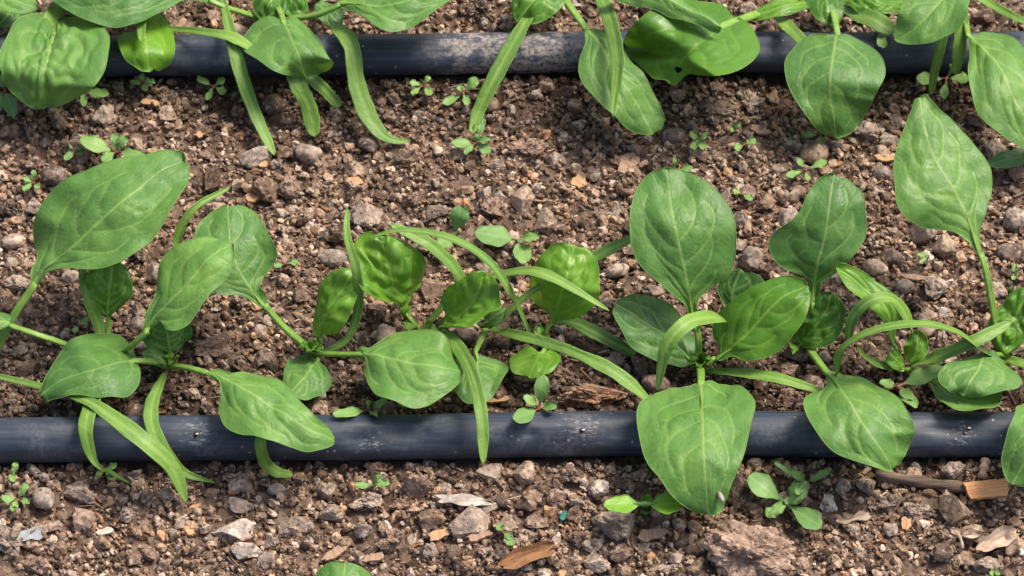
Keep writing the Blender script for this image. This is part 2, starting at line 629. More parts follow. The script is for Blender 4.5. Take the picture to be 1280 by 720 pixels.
def outlet(pipe, which, px, ang, seed, nlime):
    P = pipe_point(which, px, ang)
    a = math.radians(ang)
    nrm = np.array([0, math.cos(a), math.sin(a)])
    tan = np.array([0, -math.sin(a), math.cos(a)])
    k = 14
    vs, fs = [], []
    prof = [(.0, .00002), (.0004, .00003), (.00055, .00012), (.0008, .00003)]
    for r_, h_ in prof:
        for j in range(k):
            t = 2 * math.pi * j / k
            vs.append(P + nrm * h_ + r_ * (math.cos(t) * RGT + math.sin(t) * tan))
    for q in range(len(prof) - 1):
        for j in range(k):
            fs.append([q * k + j, q * k + (j + 1) % k, (q + 1) * k + (j + 1) % k, (q + 1) * k + j])
    o = mesh_obj("drip_outlet", vs, fs, M['hole'], pipe)
    r = np.random.default_rng(seed)
    V, F = [], []
    n0 = 0
    for _ in range(nlime):
        sz = r.uniform(.00010, .00026)
        dx, da = r.normal(0, .0022), r.normal(0, 16)
        Q = pipe_point(which, px, ang + da) + np.array([dx, 0, 0])
        v, f = blob(1, int(r.integers(1e6)), .3, sz)
        v = v * np.array([1.4, 1, .5]) + Q
        V.append(v)
        F.append(f + n0)
        n0 += len(v)
    v, f = blob(2, seed + 5, .5, .00052)
    V.append(v * np.array([1.2, .8, .5]) + P + nrm * .0003 + np.array([.0004, 0, 0]))
    F.append(f + n0)
    mesh_obj("limescale", np.vstack(V), np.vstack(F), M['lime'], o)


outlet(front_pipe, 'f', 247, 118, 11, 5)
outlet(front_pipe, 'f', 727, 118, 12, 4)
outlet(front_pipe, 'f', 1207, 112, 13, 6)

# ------------------------------------------------------------------ leaves


def frames(C, roll=0.0):
    """tangent, right and normal along a centre line"""
    T = np.gradient(C, axis=0)
    T /= np.linalg.norm(T, axis=1)[:, None]
    ch = C[-1] - C[0]
    R0 = np.cross(ch, [0, 0, 1.0])
    if np.linalg.norm(R0) < 1e-6 * 1:
        R0 = np.array([1.0, 0, 0])
    R0 /= np.linalg.norm(R0)
    R = np.zeros_like(T)
    for i in range(len(T)):
        r = np.cross(T[i], [0, 0, 1.0])
        nr = np.linalg.norm(r)
        w = min(1.0, nr / .5)
        r = (r / max(nr, 1e-9) if np.dot(r, R0) > 0 else R0) * w + R0 * (1 - w) + 1e-9
        r = r - T[i] * np.dot(r, T[i])
        R[i] = r / np.linalg.norm(r)
    N = np.cross(R, T)
    rr = np.asarray(roll, float) * np.ones(len(T))
    c, s = np.cos(np.radians(rr))[:, None], np.sin(np.radians(rr))[:, None]
    return T, c * R - s * N, c * N + s * R


def lateral(C, T, R):
    """unit: world vector per picture pixel, lying in the leaf's plane, that shows square to the midrib (to the right)"""
    out = np.zeros_like(C)
    for i in range(len(C)):
        e = 1e-4
        p0 = pix(C[i])
        jt = (pix(C[i] + T[i] * e) - p0) / e
        jr = (pix(C[i] + R[i] * e) - p0) / e
        tn = jt / max(np.linalg.norm(jt), 1e-6)
        n = np.array([-tn[1], tn[0]])
        if np.linalg.norm(jt) < 1300:      # midrib seen nearly end on
            out[i] = R[i] / max(np.linalg.norm(jr), 2300)
            continue
        try:
            ab = np.linalg.solve(np.stack([jr, jt], 1), n)
        except np.linalg.LinAlgError:
            ab = np.array([1 / 3500., 0])
        ab[0] = np.clip(ab[0], 0, 1 / 2300.)
        ab[1] = np.clip(ab[1], -abs(ab[0]) * .9, abs(ab[0]) * .9)
        out[i] = R[i] * ab[0] + T[i] * ab[1]
    k = np.ones(7) / 7
    if len(C) > 12:
        pad = np.vstack([out[:1]] * 3 + [out] + [out[-1:]] * 3)
        out = np.stack([np.convolve(pad[:, j], k, 'valid') for j in range(3)], 1)
    return out


def prof(v, a, p, q, lobe=0):
    b = np.clip(.70 - (a - .1) / .25 * .5, .2, .70)      # 1 rounded base, 0 tapering into the stalk
    if lobe > 15:
        b = .97
    x = np.clip(v / (a + (.04 if lobe > 15 else .20)), 0, 1)
    ramp = b * np.sqrt(np.clip(1 - (1 - x) ** 2, 0, 1)) + (1 - b) * x * x * (3 - 2 * x)
    return (.015 + .985 * ramp) * np.clip(1 - v ** p, 0, 1) ** q


def seg_dist(P, A, B):
    d = B - A
    L2 = (d * d).sum(1) + 1e-12
    out = np.full(len(P), 1e9)
    for k in range(len(A)):
        t = np.clip(((P - A[k]) @ d[k]) / L2[k], 0, 1)
        q = P - A[k] - t[:, None] * d[k]
        out = np.minimum(out, np.sqrt((q * q).sum(1)))
    return out


def leaf(parent, mid, wl, wr, stalk=None, a=.25, p=3.5, q=.5, roll=0, fold=15, cup=.0, tint=.5, pucker=1.0, lobe=0.0,
         wave=.7, crinkle=0.0, sw=9.0, mat='leaf', seed=None, nv=84, nu=60, veinamt=.60, name="leaf", npair=4, curl=0.0, ol=None, orr=None, hole=None):
    global leaf_no
    leaf_no += 1
    r = np.random.default_rng(1000 + leaf_no if seed is None else seed)
    if ol is not None and stalk and a >= .19 and math.hypot(stalk[-2][0] - mid[0][0], stalk[-2][1] - mid[0][1]) > 10:
        # blade runs down the stalk as two narrow wings
        q0, q1 = np.array(stalk[-2], float), np.array(mid[0], float)
        ln = max(np.hypot(*(q1 - q0)[:2]), 1.0)
        bk = min(.85, (10 if mat == 'young' else 26 if a >= .24 else 12) / ln)
        b_ = q1 + (q0 - q1) * bk
        dv = (q1 - b_)[:2] / max(np.hypot(*(q1 - b_)[:2]), 1e-6)
        nl = np.array([dv[1], -dv[0]])
        m_ = b_ * .45 + q1 * .55
        ol = [tuple(m_[:2] + nl * sw * .42), tuple(q1[:2] + nl * sw * .75)] + list(ol)
        orr = [tuple(m_[:2] - nl * sw * .42), tuple(q1[:2] - nl * sw * .75)] + list(orr)
        mid = [tuple(b_), tuple(q1)] + list(mid[1:])
    if nv > 50:
        mp = np.array([m[:2] for m in mid], float)
        lpx = np.hypot(*np.diff(mp, axis=0).T).sum()
        nv = int(np.clip(lpx * .66, 44, 130))
        nu = 2 * int(np.clip((wl + wr) * .33, 16, 44))
    P3 = [at(*m) for m in mid]
    vv = np.linspace(0, 1, nv)
    vv = .5 * vv + .5 * (0.5 - 0.5 * np.cos(np.pi * vv))
    C, L = spline(P3, vv)
    T, Rr, Nr = frames(C, roll + fold)
    _, Rl, Nl = frames(C, roll - fold)
    _, _, N = frames(C, roll)
    lr, ll = lateral(C, T, Rr), lateral(C, T, Rl)
    f = prof(vv, a, p, q, lobe)
    f /= f.max()
    ph = r.uniform(0, 6.28, 6)
    # small uneven notches in the outline
    jl = 1 + .035 * np.sin(vv * 9 + ph[0]) + .02 * np.sin(vv * 21 + ph[1])
    jr = 1 + .035 * np.sin(vv * 8 + ph[2]) + .02 * np.sin(vv * 23 + ph[3])
    u = np.linspace(-1, 1, nu + 1)
    U, V = np.meshgrid(u, vv)
    ml = (ll * (f * wl * jl)[:, None])
    mr = (lr * (f * wr * jr)[:, None])
    if ol is not None:
        # the two margins, each from base to tip, as offsets from the midrib in the leaf's own plane
        b2, t2 = mid[0][:2], mid[-1][:2]
        td = np.array(t2, float) - np.array(mid[-2][:2], float)
        td /= np.linalg.norm(td)
        tl = np.array([td[1], -td[0]])
        bw_ = min(7.0, .08 * (wl + wr))
        ol = list(ol) + [tuple(np.array(t2) + tl * bw_ - td * bw_ * .30)]
        orr = list(orr) + [tuple(np.array(t2) - tl * bw_ - td * bw_ * .30)]
        el, _ = spline([b2] + list(ol) + [t2], vv)
        er, _ = spline([b2] + list(orr) + [t2], vv)
        wob = np.sin(np.pi * vv)[:, None]
        for k in range(nv):
            e = 1e-4
            p0 = pix(C[k])
            jt = (pix(C[k] + T[k] * e) - p0) / e
            for edge, Rx, dst, sgn in ((el, Rl, ml, -1), (er, Rr, mr, 1)):
                jr_ = (pix(C[k] + Rx[k] * e) - p0) / e
                dpx = edge[k] - p0
                ab = np.linalg.solve(np.stack([jr_, jt], 1), dpx)
                dst[k] = sgn * (Rx[k] * np.clip(ab[0], -.04, .04) + T[k] * np.clip(ab[1], -.03, .03))
        ml *= (1 + (jl - 1) * .6)[:, None]
        mr *= (1 + (jr - 1) * .6)[:, None]
    neg = np.clip(-U, 0, 1)[:, :, None]
    pos = np.clip(U, 0, 1)[:, :, None]
    S = C[:, None, :] - ml[:, None, :] * neg + mr[:, None, :] * pos
    hwm = .5 * (np.linalg.norm(ml, axis=1) + np.linalg.norm(mr, axis=1))
    W = max(hwm.max(), 1e-4)
    if lobe:
        S -= T[:, None, :] * (lobe / 3500. * np.abs(U) ** 1.3 * np.clip(1 - V / .55, 0, 1) ** 2)[:, :, None]
    # leaf coordinates in metres
    s_ = V * L
    d_ = U * hwm[:, None]
    LC = np.stack([s_.ravel(), d_.ravel()], 1)
    # veins
    A1, B1, A2, B2 = [], [], [], []
    for k in range(npair):
        for side in (-1, 1):
            s0 = .04 + .66 * (k + (.35 if side > 0 else 0) + r.uniform(-.28, .28)) / npair
            s0 = max(s0, .02)
            lean, reach, wob2 = r.uniform(.05, .18), r.uniform(.52, .72), r.uniform(.01, .045)
            pts = []
            for t in np.linspace(0, 1, 9):
                vk = s0 + lean * t + .09 * t ** 3
                if vk > .97:
                    break
                wk = np.interp(vk, vv, hwm)
                pts.append((vk * L, side * wk * reach * t ** .85 + wob2 * W * math.sin(7 * t + ph[1] + k)))
            if len(pts) > 3:
                vk = pts[-1][0] / L
                for dv, kk in ((.04, reach * 1.02), (.08, reach * .99)):
                    if vk + dv < .96:
                        pts.append(((vk + dv) * L, side * np.interp(vk + dv, vv, hwm) * kk))
            for x, y in zip(pts[:-1], pts[1:]):
                A1.append(x)
                B1.append(y)
            for x in pts[2:-1:2]:
                dx = np.array([r.uniform(.02, .07) * L, side * r.uniform(.10, .26) * W * (1 if r.random() < .6 else -1)])
                m_ = np.array(x) + dx * .55 + r.normal(0, .01, 2) * L
                A2 += [np.array(x), m_]
                B2 += [m_, np.array(x) + dx]
    dm = np.abs(LC[:, 1])
    d1 = seg_dist(LC, np.array(A1), np.array(B1)) if A1 else np.full(len(LC), 1.)
    d2 = seg_dist(LC, np.array(A2), np.array(B2)) if A2 else np.full(len(LC), 1.)
    pxm = .00028
    vein = np.maximum.reduce([np.exp(-(dm / (pxm * (2.0 - 1.3 * V.ravel()))) ** 2) * .95,
                              np.exp(-(d1 / (pxm * .95)) ** 2) * (.72 - .2 * V.ravel()),
                              np.exp(-(d2 / (pxm * .8)) ** 2) * .34])
    dq = np.minimum(np.minimum(dm * .9, d1), d2 * 3 + .0012)
    hgt = (1 - np.exp(-dq / .0019)) * .00062 * pucker
    hgt += .0006 * pucker * pnoise(np.stack([LC[:, 0] / .0065 + ph[3] * 10, LC[:, 1] / .0065, np.full(len(LC), ph[2])], 1))
    hgt += .0018 * pucker * pnoise(np.stack([LC[:, 0] / .015 + ph[4] * 10, LC[:, 1] / .015, np.full(len(LC), ph[5])], 1))
    if crinkle:
        hgt += crinkle * .0024 * np.abs(pnoise(np.stack([LC[:, 0] / .0052 + ph[4] * 7, LC[:, 1] / .0052, np.full(len(LC), ph[5] + 3)], 1))) * (1 - U.ravel() ** 4)
        hgt += crinkle * .0020 * pnoise(np.stack([LC[:, 0] / .014 + ph[4], LC[:, 1] / .014, np.full(len(LC), ph[5] + 9)], 1)) * (1 - U.ravel() ** 4)
    hgt = hgt.reshape(U.shape)
    ed = np.abs(U) ** 3
    hgt += wave * ed * .0011 * (np.sin(V * 11 + ph[0] + U) + .6 * np.sin(V * 19 + ph[1] - U))
    hgt += cup * (U ** 2) * W
    hgt -= curl * np.clip(V - .6, 0, 1) ** 2 * L
    hgt *= np.clip(V / .06, 0, 1)
    S = S + N[:, None, :] * hgt[:, :, None]
    nu1 = nu + 1
    verts = S.reshape(-1, 3)
    i = (np.arange(nv - 1)[:, None] * nu1 + np.arange(nu)[None, :]).ravel()
    faces = np.stack([i, i + 1, i + nu1 + 1, i + nu1], 1)
    if hole:
        ctr = verts[faces].mean(1)
        pc = np.array([pix(c_) for c_ in ctr])
        hd = np.hypot((pc[:, 0] - hole[0]) / hole[2], (pc[:, 1] - hole[1]) / hole[3])
        faces = faces[hd > 1]
    tintv = np.full(len(verts), tint)
    # margin: a fine rounded rim that gives the blade its thickness
    left = [k * nu1 for k in range(nv)]
    right = [k * nu1 + nu for k in range(nv)]
    ring = left + right[::-1]
    RP = verts[ring]
    Nn = np.vstack([N, N[::-1]])
    out_dir = np.vstack([-ml / (np.linalg.norm(ml, axis=1)[:, None] + 1e-9), (mr / (np.linalg.norm(mr, axis=1)[:, None] + 1e-9))[::-1]])
    rr = .00017
    rv = []
    for ang in (0, 90, 180, 270):
        ca, sa = math.cos(math.radians(ang)), math.sin(math.radians(ang))
        rv.append(RP + rr * (ca * out_dir + sa * Nn))
    n0 = len(verts)
    m = len(ring)
    rf = []
    for c in range(4):
        b0, b1 = n0 + c * m, n0 + ((c + 1) % 4) * m
        k = np.arange(m - 1)
        rf.append(np.stack([b0 + k, b0 + k + 1, b1 + k + 1, b1 + k], 1))
    allv = np.vstack([verts] + rv)
    allf = np.vstack([faces] + rf)
    o = mesh_obj(name, allv, allf, M[mat], parent)
    fattr(o.data, "vein", np.concatenate([vein * veinamt, np.full(4 * m, .35)]))
    fattr(o.data, "tint", np.concatenate([np.clip(tintv + .10 * pnoise(np.stack([LC[:, 0] / .03, LC[:, 1] / .03, tintv * 9 + leaf_no], 1)), 0, 1), np.full(4 * m, tint)]))
    lco = np.zeros((len(allv), 3))
    lco[:n0, :2] = LC
    lco[n0:, :2] = np.tile(LC[ring], (4, 1))
    lco[:, 2] = leaf_no * .37
    vattr(o.data, "leafco", lco)
    # stalk, running on as the thick root of the midrib
    if stalk:
        SP = [at(*q_) for q_ in stalk]
        k = int(nv * .34)
        under = C[2:k:4] - N[2:k:4] * .00035
        pts = SP[:-1] + [SP[-1] * .5 + C[0] * .5 - N[0] * .0002] + list(under)
        n = 34
        cc, LL = spline(pts, n)
        sl = np.linalg.norm(np.diff(np.array(SP), axis=0), axis=1).sum() / LL
        t = np.linspace(0, 1, n)
        rad = sw * .42 / 3550. * np.where(t < sl, 1.12 - .25 * t / max(sl, .01), .87 * np.clip((1 - t) / (1 - sl + 1e-6), 0.02, 1))
        tube("leaf_stalk", cc, rad, M['stalk'], o, flat=.8, groove=.42)
    return o


def tube(name, C, rad, mat, parent, flat=1.0, groove=0.0, k=16):
    T, R, N = frames(C)
    a = np.linspace(0, 2 * np.pi, k, endpoint=False)
    g = 1 - groove * np.exp(-((a - np.pi / 2) / .5) ** 2)
    v = C[:, None, :] + rad[:, None, None] * (R[:, None, :] * (np.cos(a))[None, :, None] + N[:, None, :] * (flat * g * np.sin(a))[None, :, None])
    n = len(C)
    i = np.arange(n - 1)[:, None] * k
    j = np.arange(k)[None, :]
    f = np.stack([i + j, i + (j + 1) % k, i + k + (j + 1) % k, i + k + j], 2).reshape(-1, 4)
    o = mesh_obj(name, v.reshape(-1, 3), f, mat, parent)
    fattr(o.data, "stripe", np.tile(.5 + .5 * np.cos(a * 5 + 1.2), n))
    return o


leaf_no = 0


def coty(parent, pts, w, roll=0, tint=.5, name="cotyledon", taper=None, thick=.055, n=72, base=.45, tip=1.0):
    roll = roll + 9
    """long narrow seed leaf: a fleshy strap with a shallow channel"""
    global leaf_no
    leaf_no += 1
    r = np.random.default_rng(500 + leaf_no)
    C, L = spline([at(*q) for q in pts], n)
    t = np.linspace(0, 1, n)
    T, R, N = frames(C, roll + 16 * np.sin(t * r.uniform(3, 6) + r.uniform(0, 6)))
    lt = lateral(C, T, R)
    if taper is None:
        f = (base + (1 - base) * np.clip(t / .35, 0, 1) ** 1.2) * np.clip(1 - t ** 9, 0, 1) ** .5 * (1 - (1 - tip) * t ** 2)
    else:
        f = np.interp(t, [q[0] for q in taper], [q[1] for q in taper]) * np.clip(1 - t ** 14, 0, 1) ** .5
    f = f * (1 + .05 * np.sin(t * 12 + r.uniform(0, 6)))
    f = f * (1 + .035 * np.sin(t * 46 + r.uniform(0, 6)))
    hw = lt * (f * w * .43)[:, None]
    wm = np.linalg.norm(hw, axis=1)
    k = 16
    a = np.linspace(0, 2 * np.pi, k, endpoint=False)
    th = np.maximum(wm * thick, np.minimum(.00022, wm))
    prof_n = np.sin(a) * 1.0
    chan = -.55 * np.exp(-(np.cos(a) / .28) ** 2) * (np.sin(a) > 0) + 1.5 * np.abs(np.cos(a)) ** 1.5
    v = C[:, None, :] + hw[:, None, :] * np.cos(a)[None, :, None] + N[:, None, :] * (th[:, None] * (prof_n + chan)[None, :])[:, :, None]
    i = np.arange(n - 1)[:, None] * k
    j = np.arange(k)[None, :]
    fc = np.stack([i + j, i + (j + 1) % k, i + k + (j + 1) % k, i + k + j], 2).reshape(-1, 4)
    o = mesh_obj(name, v.reshape(-1, 3), fc, M['coty'], parent)
    ve = np.tile(np.exp(-(np.cos(a) / .16) ** 2) * .42 + .35 * (np.abs(np.cos(a)) > .95), n)
    fattr(o.data, "vein", ve)
    ti = tint + .12 * np.sin(t * 5 + r.uniform(0, 6))
    ti = ti + r.choice([0, .25, .5]) * np.clip((t - .88) / .12, 0, 1)
    if base < .9:
        ti = ti + .12 * np.clip(.4 - t, 0, 1)
    fattr(o.data, "tint", np.repeat(np.clip(ti, 0, 1), k))
    lc = np.zeros((n, k, 3))
    lc[:, :, 0] = (t * L)[:, None]
    lc[:, :, 1] = wm[:, None] * np.cos(a)[None, :]
    lc[:, :, 2] = leaf_no * .37
    vattr(o.data, "leafco", lc.reshape(-1, 3))
    return o


def plant(px, py, label):
    o = empty("spinach_plant", at(px, py, 0))
    tag(o, label, "spinach plant", "young spinach plants in two rows")
    return o


def crown(p, px, py, k=3, size=11, tint=.35, seed=0, z=5):
    """short stem and the tight heart of newest leaves"""
    r = np.random.default_rng(40 + seed)
    C, _ = spline([at(px, py + 4, -3), at(px, py + 1, z * .5), at(px, py - 2, z)], 8)
    tube("crown", C, np.array([.0017, .0019, .0021, .0021, .002, .0018, .0015, .0010]), M['crown'], p)
    a0 = r.uniform(0, 6.28)
    for i in range(k):
        a = a0 + i * 6.28 / k + r.uniform(-.3, .3)
        dx, dy = math.cos(a) * size, math.sin(a) * size * .6
        leaf(p, [(px, py, z), (px + dx * .5, py + dy * .5 - 3, z + 4), (px + dx, py + dy - 5, z + 5.5)], size * .62, size * .62,
             a=.3, p=3, crinkle=.6, fold=-22, tint=tint + r.uniform(-.1, .15), nv=20, nu=14, mat='young', pucker=.5, wave=.6, npair=3)


# ---- middle row -----------------------------------------------------------------------------------------
pA = plant(-12, 462, "spinach plant at the left edge with one huge upright leaf above the soil")
leaf(pA, [(52, 341, 33), (95, 303, 43), (150, 255, 51), (195, 217, 51), (231, 203, 49)], 66, 55, stalk=[(-12, 455, 5), (14, 400, 20), (50, 346, 33)],
     a=.30, p=4.2, q=.5, tint=.52, roll=4, fold=13, sw=13, npair=4, cup=.05,
     ol=[(48, 325), (42, 303), (47, 280), (62, 253), (83, 230), (113, 213), (143, 203), (180, 197), (207, 194), (223, 197)],
     orr=[(62, 343), (83, 337), (117, 339), (143, 335), (167, 323), (187, 303), (203, 283), (217, 263), (230, 240), (235, 223), (233, 208)])
coty(pA, [(-14, 468, 12), (50, 483, 17), (105, 500, 21), (135, 518, 22), (180, 552, 21), (215, 585, 13), (233, 628, 3)], 25,
     tint=.45, taper=[(0, .35), (.35, .38), (.5, .75), (.6, 1), (.9, .95), (1, .75)])

pA2 = plant(122, 455, "spinach plant behind the grey-green leaf at left, thin stalks and a crinkled small leaf")
leaf(pA2, [(135, 396, 12), (138, 365, 20), (143, 325, 27)], 31, 27, stalk=[(125, 450, 4), (134, 425, 7), (135, 398, 12)], a=.28, p=4, crinkle=.6, tint=.32, sw=8, mat='young', fold=-6)
coty(pA2, [(124, 450, 4), (124, 412, 10), (112, 380, 18), (101, 335, 26)], 17, tint=.50)
leaf(pA2, [(14, 407, 20), (-12, 400, 23), (-50, 392, 22)], 17, 17, stalk=[(120, 450, 5), (80, 430, 14), (45, 418, 19), (14, 407, 20)], a=.2, tint=.35, sw=10)
leaf(pA2, [(193, 396, 31), (217, 373, 37), (240, 347, 42), (262, 322, 45), (291, 303, 45)], 40, 36, stalk=[(124, 452, 5), (150, 441, 12), (170, 427, 22), (192, 408, 31)],
     a=.30, p=4, tint=.80, sw=11, fold=12, npair=3,
     ol=[(197, 367), (197, 347), (205, 327), (220, 310), (240, 300), (263, 296), (283, 298)],
     orr=[(200, 400), (207, 410), (220, 414), (237, 407), (250, 387), (263, 367), (280, 347), (292, 327)])
coty(pA2, [(118, 470, 10), (118, 496, 19), (107, 535, 21), (118, 578, 11), (140, 592, 4), (163, 605, 3)], 23, tint=.50,
     taper=[(0, .5), (.2, .85), (.55, 1), (.68, .7), (.75, .4), (1, .2)])

pB = plant(210, 460, "spinach plant with a broad leaf draped left and another reaching onto the front pipe")
leaf(pB, [(167, 451, 17), (140, 456, 22), (110, 463, 25), (80, 474, 23), (51, 496, 19)], 38, 50, stalk=[(208, 458, 6), (190, 452, 13), (170, 450, 17)], a=.10, p=2.0, q=.72,
     tint=.34, sw=11, fold=14, cup=-.06, npair=3, veinamt=.38, lobe=6, pucker=.7,
     ol=[(170, 462), (171, 480), (162, 493), (150, 496), (135, 494), (120, 494), (100, 492), (80, 495), (62, 498)],
     orr=[(164, 437), (159, 425), (150, 417), (135, 412), (117, 413), (100, 419), (85, 427), (72, 440), (62, 455), (55, 470), (50, 485)])
leaf(pB, [(213, 442, 8), (210, 422, 13), (205, 392, 17)], 32, 32, stalk=[(210, 458, 5), (213, 448, 7), (213, 440, 8)], a=.25, p=4, tint=.12, mat='young', sw=9)
leaf(pB, [(273, 470, 24), (310, 490, 29), (350, 512, 30), (385, 535, 27), (420, 551, 21)], 45, 36, stalk=[(212, 457, 6), (240, 461, 17), (273, 470, 24)], a=.24, p=3.2, q=.6,
     tint=.66, sw=10, fold=14, npair=4, cup=-.05,
     ol=[(290, 467), (313, 463), (340, 468), (360, 483), (377, 503), (393, 522), (410, 534), (419, 543)],
     orr=[(278, 487), (273, 507), (280, 527), (297, 540), (320, 548), (340, 553), (363, 558), (387, 562), (405, 560)])
coty(pB, [(207, 466, 6), (190, 505, 17.5), (192, 538, 20), (212, 572, 14), (232, 592, 6), (270, 604, 3)], 21, tint=.48,
     taper=[(0, .3), (.2, .75), (.35, 1), (.6, 1), (.8, .75), (1, .25)])
coty(pB, [(335, 530, 20), (326, 553, 19.5), (331, 578, 10), (345, 590, 4), (366, 594, 3)], 18, tint=.75, base=.8)
leaf(pB, [(212, 456, 8), (195, 448, 12), (176, 443, 13)], 9, 9, a=.2, p=4, tint=.5, nv=24, nu=16)
crown(pB, 215, 452, 3, 11, .5, 1)

pC = plant(394, 443, "spinach plant left of centre with a flat shiny oval leaf and a thin upright strap")
leaf(pC, [(321, 371, 26), (298, 336, 34), (288, 300, 39), (285, 257, 40)], 56, 48, stalk=[(392, 440, 5), (356, 410, 14), (322, 370, 26)], a=.32, p=4, tint=.42, sw=11, fold=12,
     ol=[(300, 369), (273, 368), (255, 350), (242, 320), (247, 287), (263, 268)],
     orr=[(322, 360), (327, 347), (337, 337), (345, 322), (344, 308), (333, 288), (318, 266), (300, 257)])
coty(pC, [(262, 345, 18), (226, 318, 24), (224, 290, 31), (245, 258, 37), (288, 234, 34)], 14, tint=.55, roll=20, tip=.5)
leaf(pC, [(400, 416, 11), (415, 385, 21), (430, 360, 27), (445, 337, 31)], 23, 25, stalk=[(395, 440, 5), (400, 428, 9), (402, 417, 11)], a=.3, p=4, crinkle=1.3, tint=.66, sw=7, mat='young', roll=12,
     ol=[(396, 397), (396, 380), (402, 360), (413, 343), (430, 336)],
     orr=[(410, 418), (423, 417), (435, 403), (445, 380), (448, 357)])
coty(pC, [(402, 442, 5), (434, 424, 10), (448, 385, 20), (446, 340, 34), (434, 295, 43), (434, 260, 46)], 15, tint=.52, tip=.8)
leaf(pC, [(460, 444, 19), (500, 450, 25), (540, 457, 26), (579, 466, 21)], 41, 54, stalk=[(396, 442, 5), (430, 443, 13), (460, 441, 19)], a=.20, p=4, q=.5, tint=.62, sw=9, fold=11, npair=4, cup=-.05, lobe=8,
     ol=[(468, 437), (480, 423), (497, 413), (520, 409), (540, 413), (557, 422), (568, 437), (577, 453)],
     orr=[(458, 463), (463, 480), (477, 497), (497, 505), (517, 508), (540, 503), (560, 490), (574, 478)])
leaf(pC, [(397, 450, 6), (384, 468, 10), (362, 493, 12)], 32, 30, stalk=[(394, 442, 4), (398, 446, 5), (397, 450, 6)], a=.2, tint=.35, sw=7)
crown(pC, 390, 438, 4, 15, .25, 2, 6)

pD = plant(528, 413, "spinach plant with a puckered round leaf and a bright cupped leaf, centre of the row")
leaf(pD, [(507, 389, 11), (493, 355, 24), (482, 322, 32), (477, 293, 37)], 44, 42, stalk=[(524, 413, 4), (518, 405, 8), (512, 397, 11)], a=.34, p=5, tint=.70, sw=8, crinkle=1.2, mat='young', fold=11, npair=3,
     ol=[(495, 379), (477, 375), (458, 367), (449, 355), (446, 339), (449, 327), (445, 316), (444, 306), (452, 295), (465, 290)],
     orr=[(509, 378), (516, 365), (527, 352), (531, 336), (526, 321), (516, 309), (504, 301), (490, 296)])
leaf(pD, [(546, 413, 11), (571, 399, 17), (590, 382, 22), (600, 361, 26), (606, 340, 29)], 31, 31, stalk=[(530, 414, 4), (540, 415, 9), (548, 412, 11)], a=.30, p=5, tint=.70, sw=8, crinkle=.9, mat='young', fold=-10, npair=3,
     ol=[(558, 404), (556, 388), (552, 376), (559, 361), (574, 349), (592, 342)],
     orr=[(571, 411), (590, 410), (600, 400), (610, 391), (627, 385), (626, 367), (619, 350)])
coty(pD, [(530, 410, 5), (553, 385, 12), (585, 362, 19), (625, 344, 27), (680, 343, 38), (762, 389, 35)], 15, tint=.58, taper=[(0, .6), (.3, .65), (.5, .85), (.7, 1), (1, .5)])
coty(pD, [(552, 405, 5), (575, 352, 19), (540, 308, 32), (488, 281, 37)], 18, tint=.62, roll=-6)
coty(pD, [(535, 416, 5), (560, 420, 13), (575, 438, 20), (591, 470, 25), (602, 520, 25), (604, 580, 17)], 20, tint=.52, base=.6)
leaf(pD, [(520, 410, 6), (512, 406, 9), (502, 404, 11)], 9, 9, a=.2, p=4, tint=.35, nv=20, nu=14, mat='young')
leaf(pD, [(526, 411, 6), (532, 405, 9), (538, 402, 11)], 8, 8, a=.2, p=4, tint=.35, nv=20, nu=14, mat='young')

pE = plant(607, 414, "small spinach plant with long thin arching straps between the bright cupped leaves")
coty(pE, [(663, 421, 5), (640, 370, 26), (610, 327, 38), (565, 299, 44), (505, 288, 42), (457, 299, 37)], 15, tint=.42, taper=[(0, .5), (.2, .75), (.5, 1), (.8, .65), (1, .35)])
coty(pE, [(612, 410, 6), (640, 386, 13), (668, 363, 18), (745, 321, 28), (806, 290, 40)], 18, tint=.45, taper=[(0, .5), (.4, .6), (.6, .9), (.8, 1), (1, .4)])
leaf(pE, [(600, 410, 9), (615, 400, 14), (634, 386, 16)], 11, 11, a=.3, p=3, tint=.30, nv=30, nu=20)
leaf(pE, [(596, 442, 13), (598, 475, 17), (600, 506, 15)], 36, 36, stalk=[(607, 412, 5), (603, 422, 10), (594, 434, 13)], a=.12, p=2.6, q=.6, tint=.48, sw=9,
     ol=[(611, 446), (626, 451), (636, 455), (631, 471), (621, 488), (612, 500)],
     orr=[(588, 446), (578, 460), (570, 475), (568, 488), (582, 502)])
coty(pE, [(612, 412, 6), (650, 420, 20), (700, 434, 27), (755, 458, 28), (785, 478, 25), (814, 504, 19)], 20, tint=.62, taper=[(0, .4), (.25, .7), (.5, .85), (.62, .75), (.72, .95), (.9, 1), (1, .7)])

pF = plant(681, 428, "spinach seedling with a glossy bright leaf and a small round leaf below it")
leaf(pF, [(691, 398, 11), (701, 368, 23), (709, 345, 29), (718, 305, 34)], 40, 42, stalk=[(681, 428, 4), (682, 418, 7), (684, 408, 10)], a=.24, p=5, q=.5, tint=.76, sw=8, mat='young', crinkle=.45, fold=13, npair=3,
     ol=[(680, 388), (667, 370), (665, 350), (667, 333), (677, 318), (693, 308)],
     orr=[(707, 399), (727, 395), (740, 382), (748, 363), (749, 343), (745, 323), (735, 310)])
leaf(pF, [(675, 440, 9), (668, 456, 12), (661, 473, 11)], 32, 30, stalk=[(681, 428, 4), (682, 434, 7), (680, 441, 9)], a=.12, p=4, tint=.82, sw=7, mat='young', npair=3,
     ol=[(688, 441), (697, 449), (699, 457), (690, 466), (678, 472)],
     orr=[(662, 439), (648, 441), (639, 447), (637, 458), (643, 468)])
coty(pF, [(690, 402, 5), (715, 403, 9), (745, 417, 11), (795, 443, 9)], 19, tint=.20)
leaf(pF, [(680, 428, 6), (676, 418, 11), (672, 406, 13)], 8, 8, a=.2, p=4, tint=.30, nv=20, nu=14, mat='young')

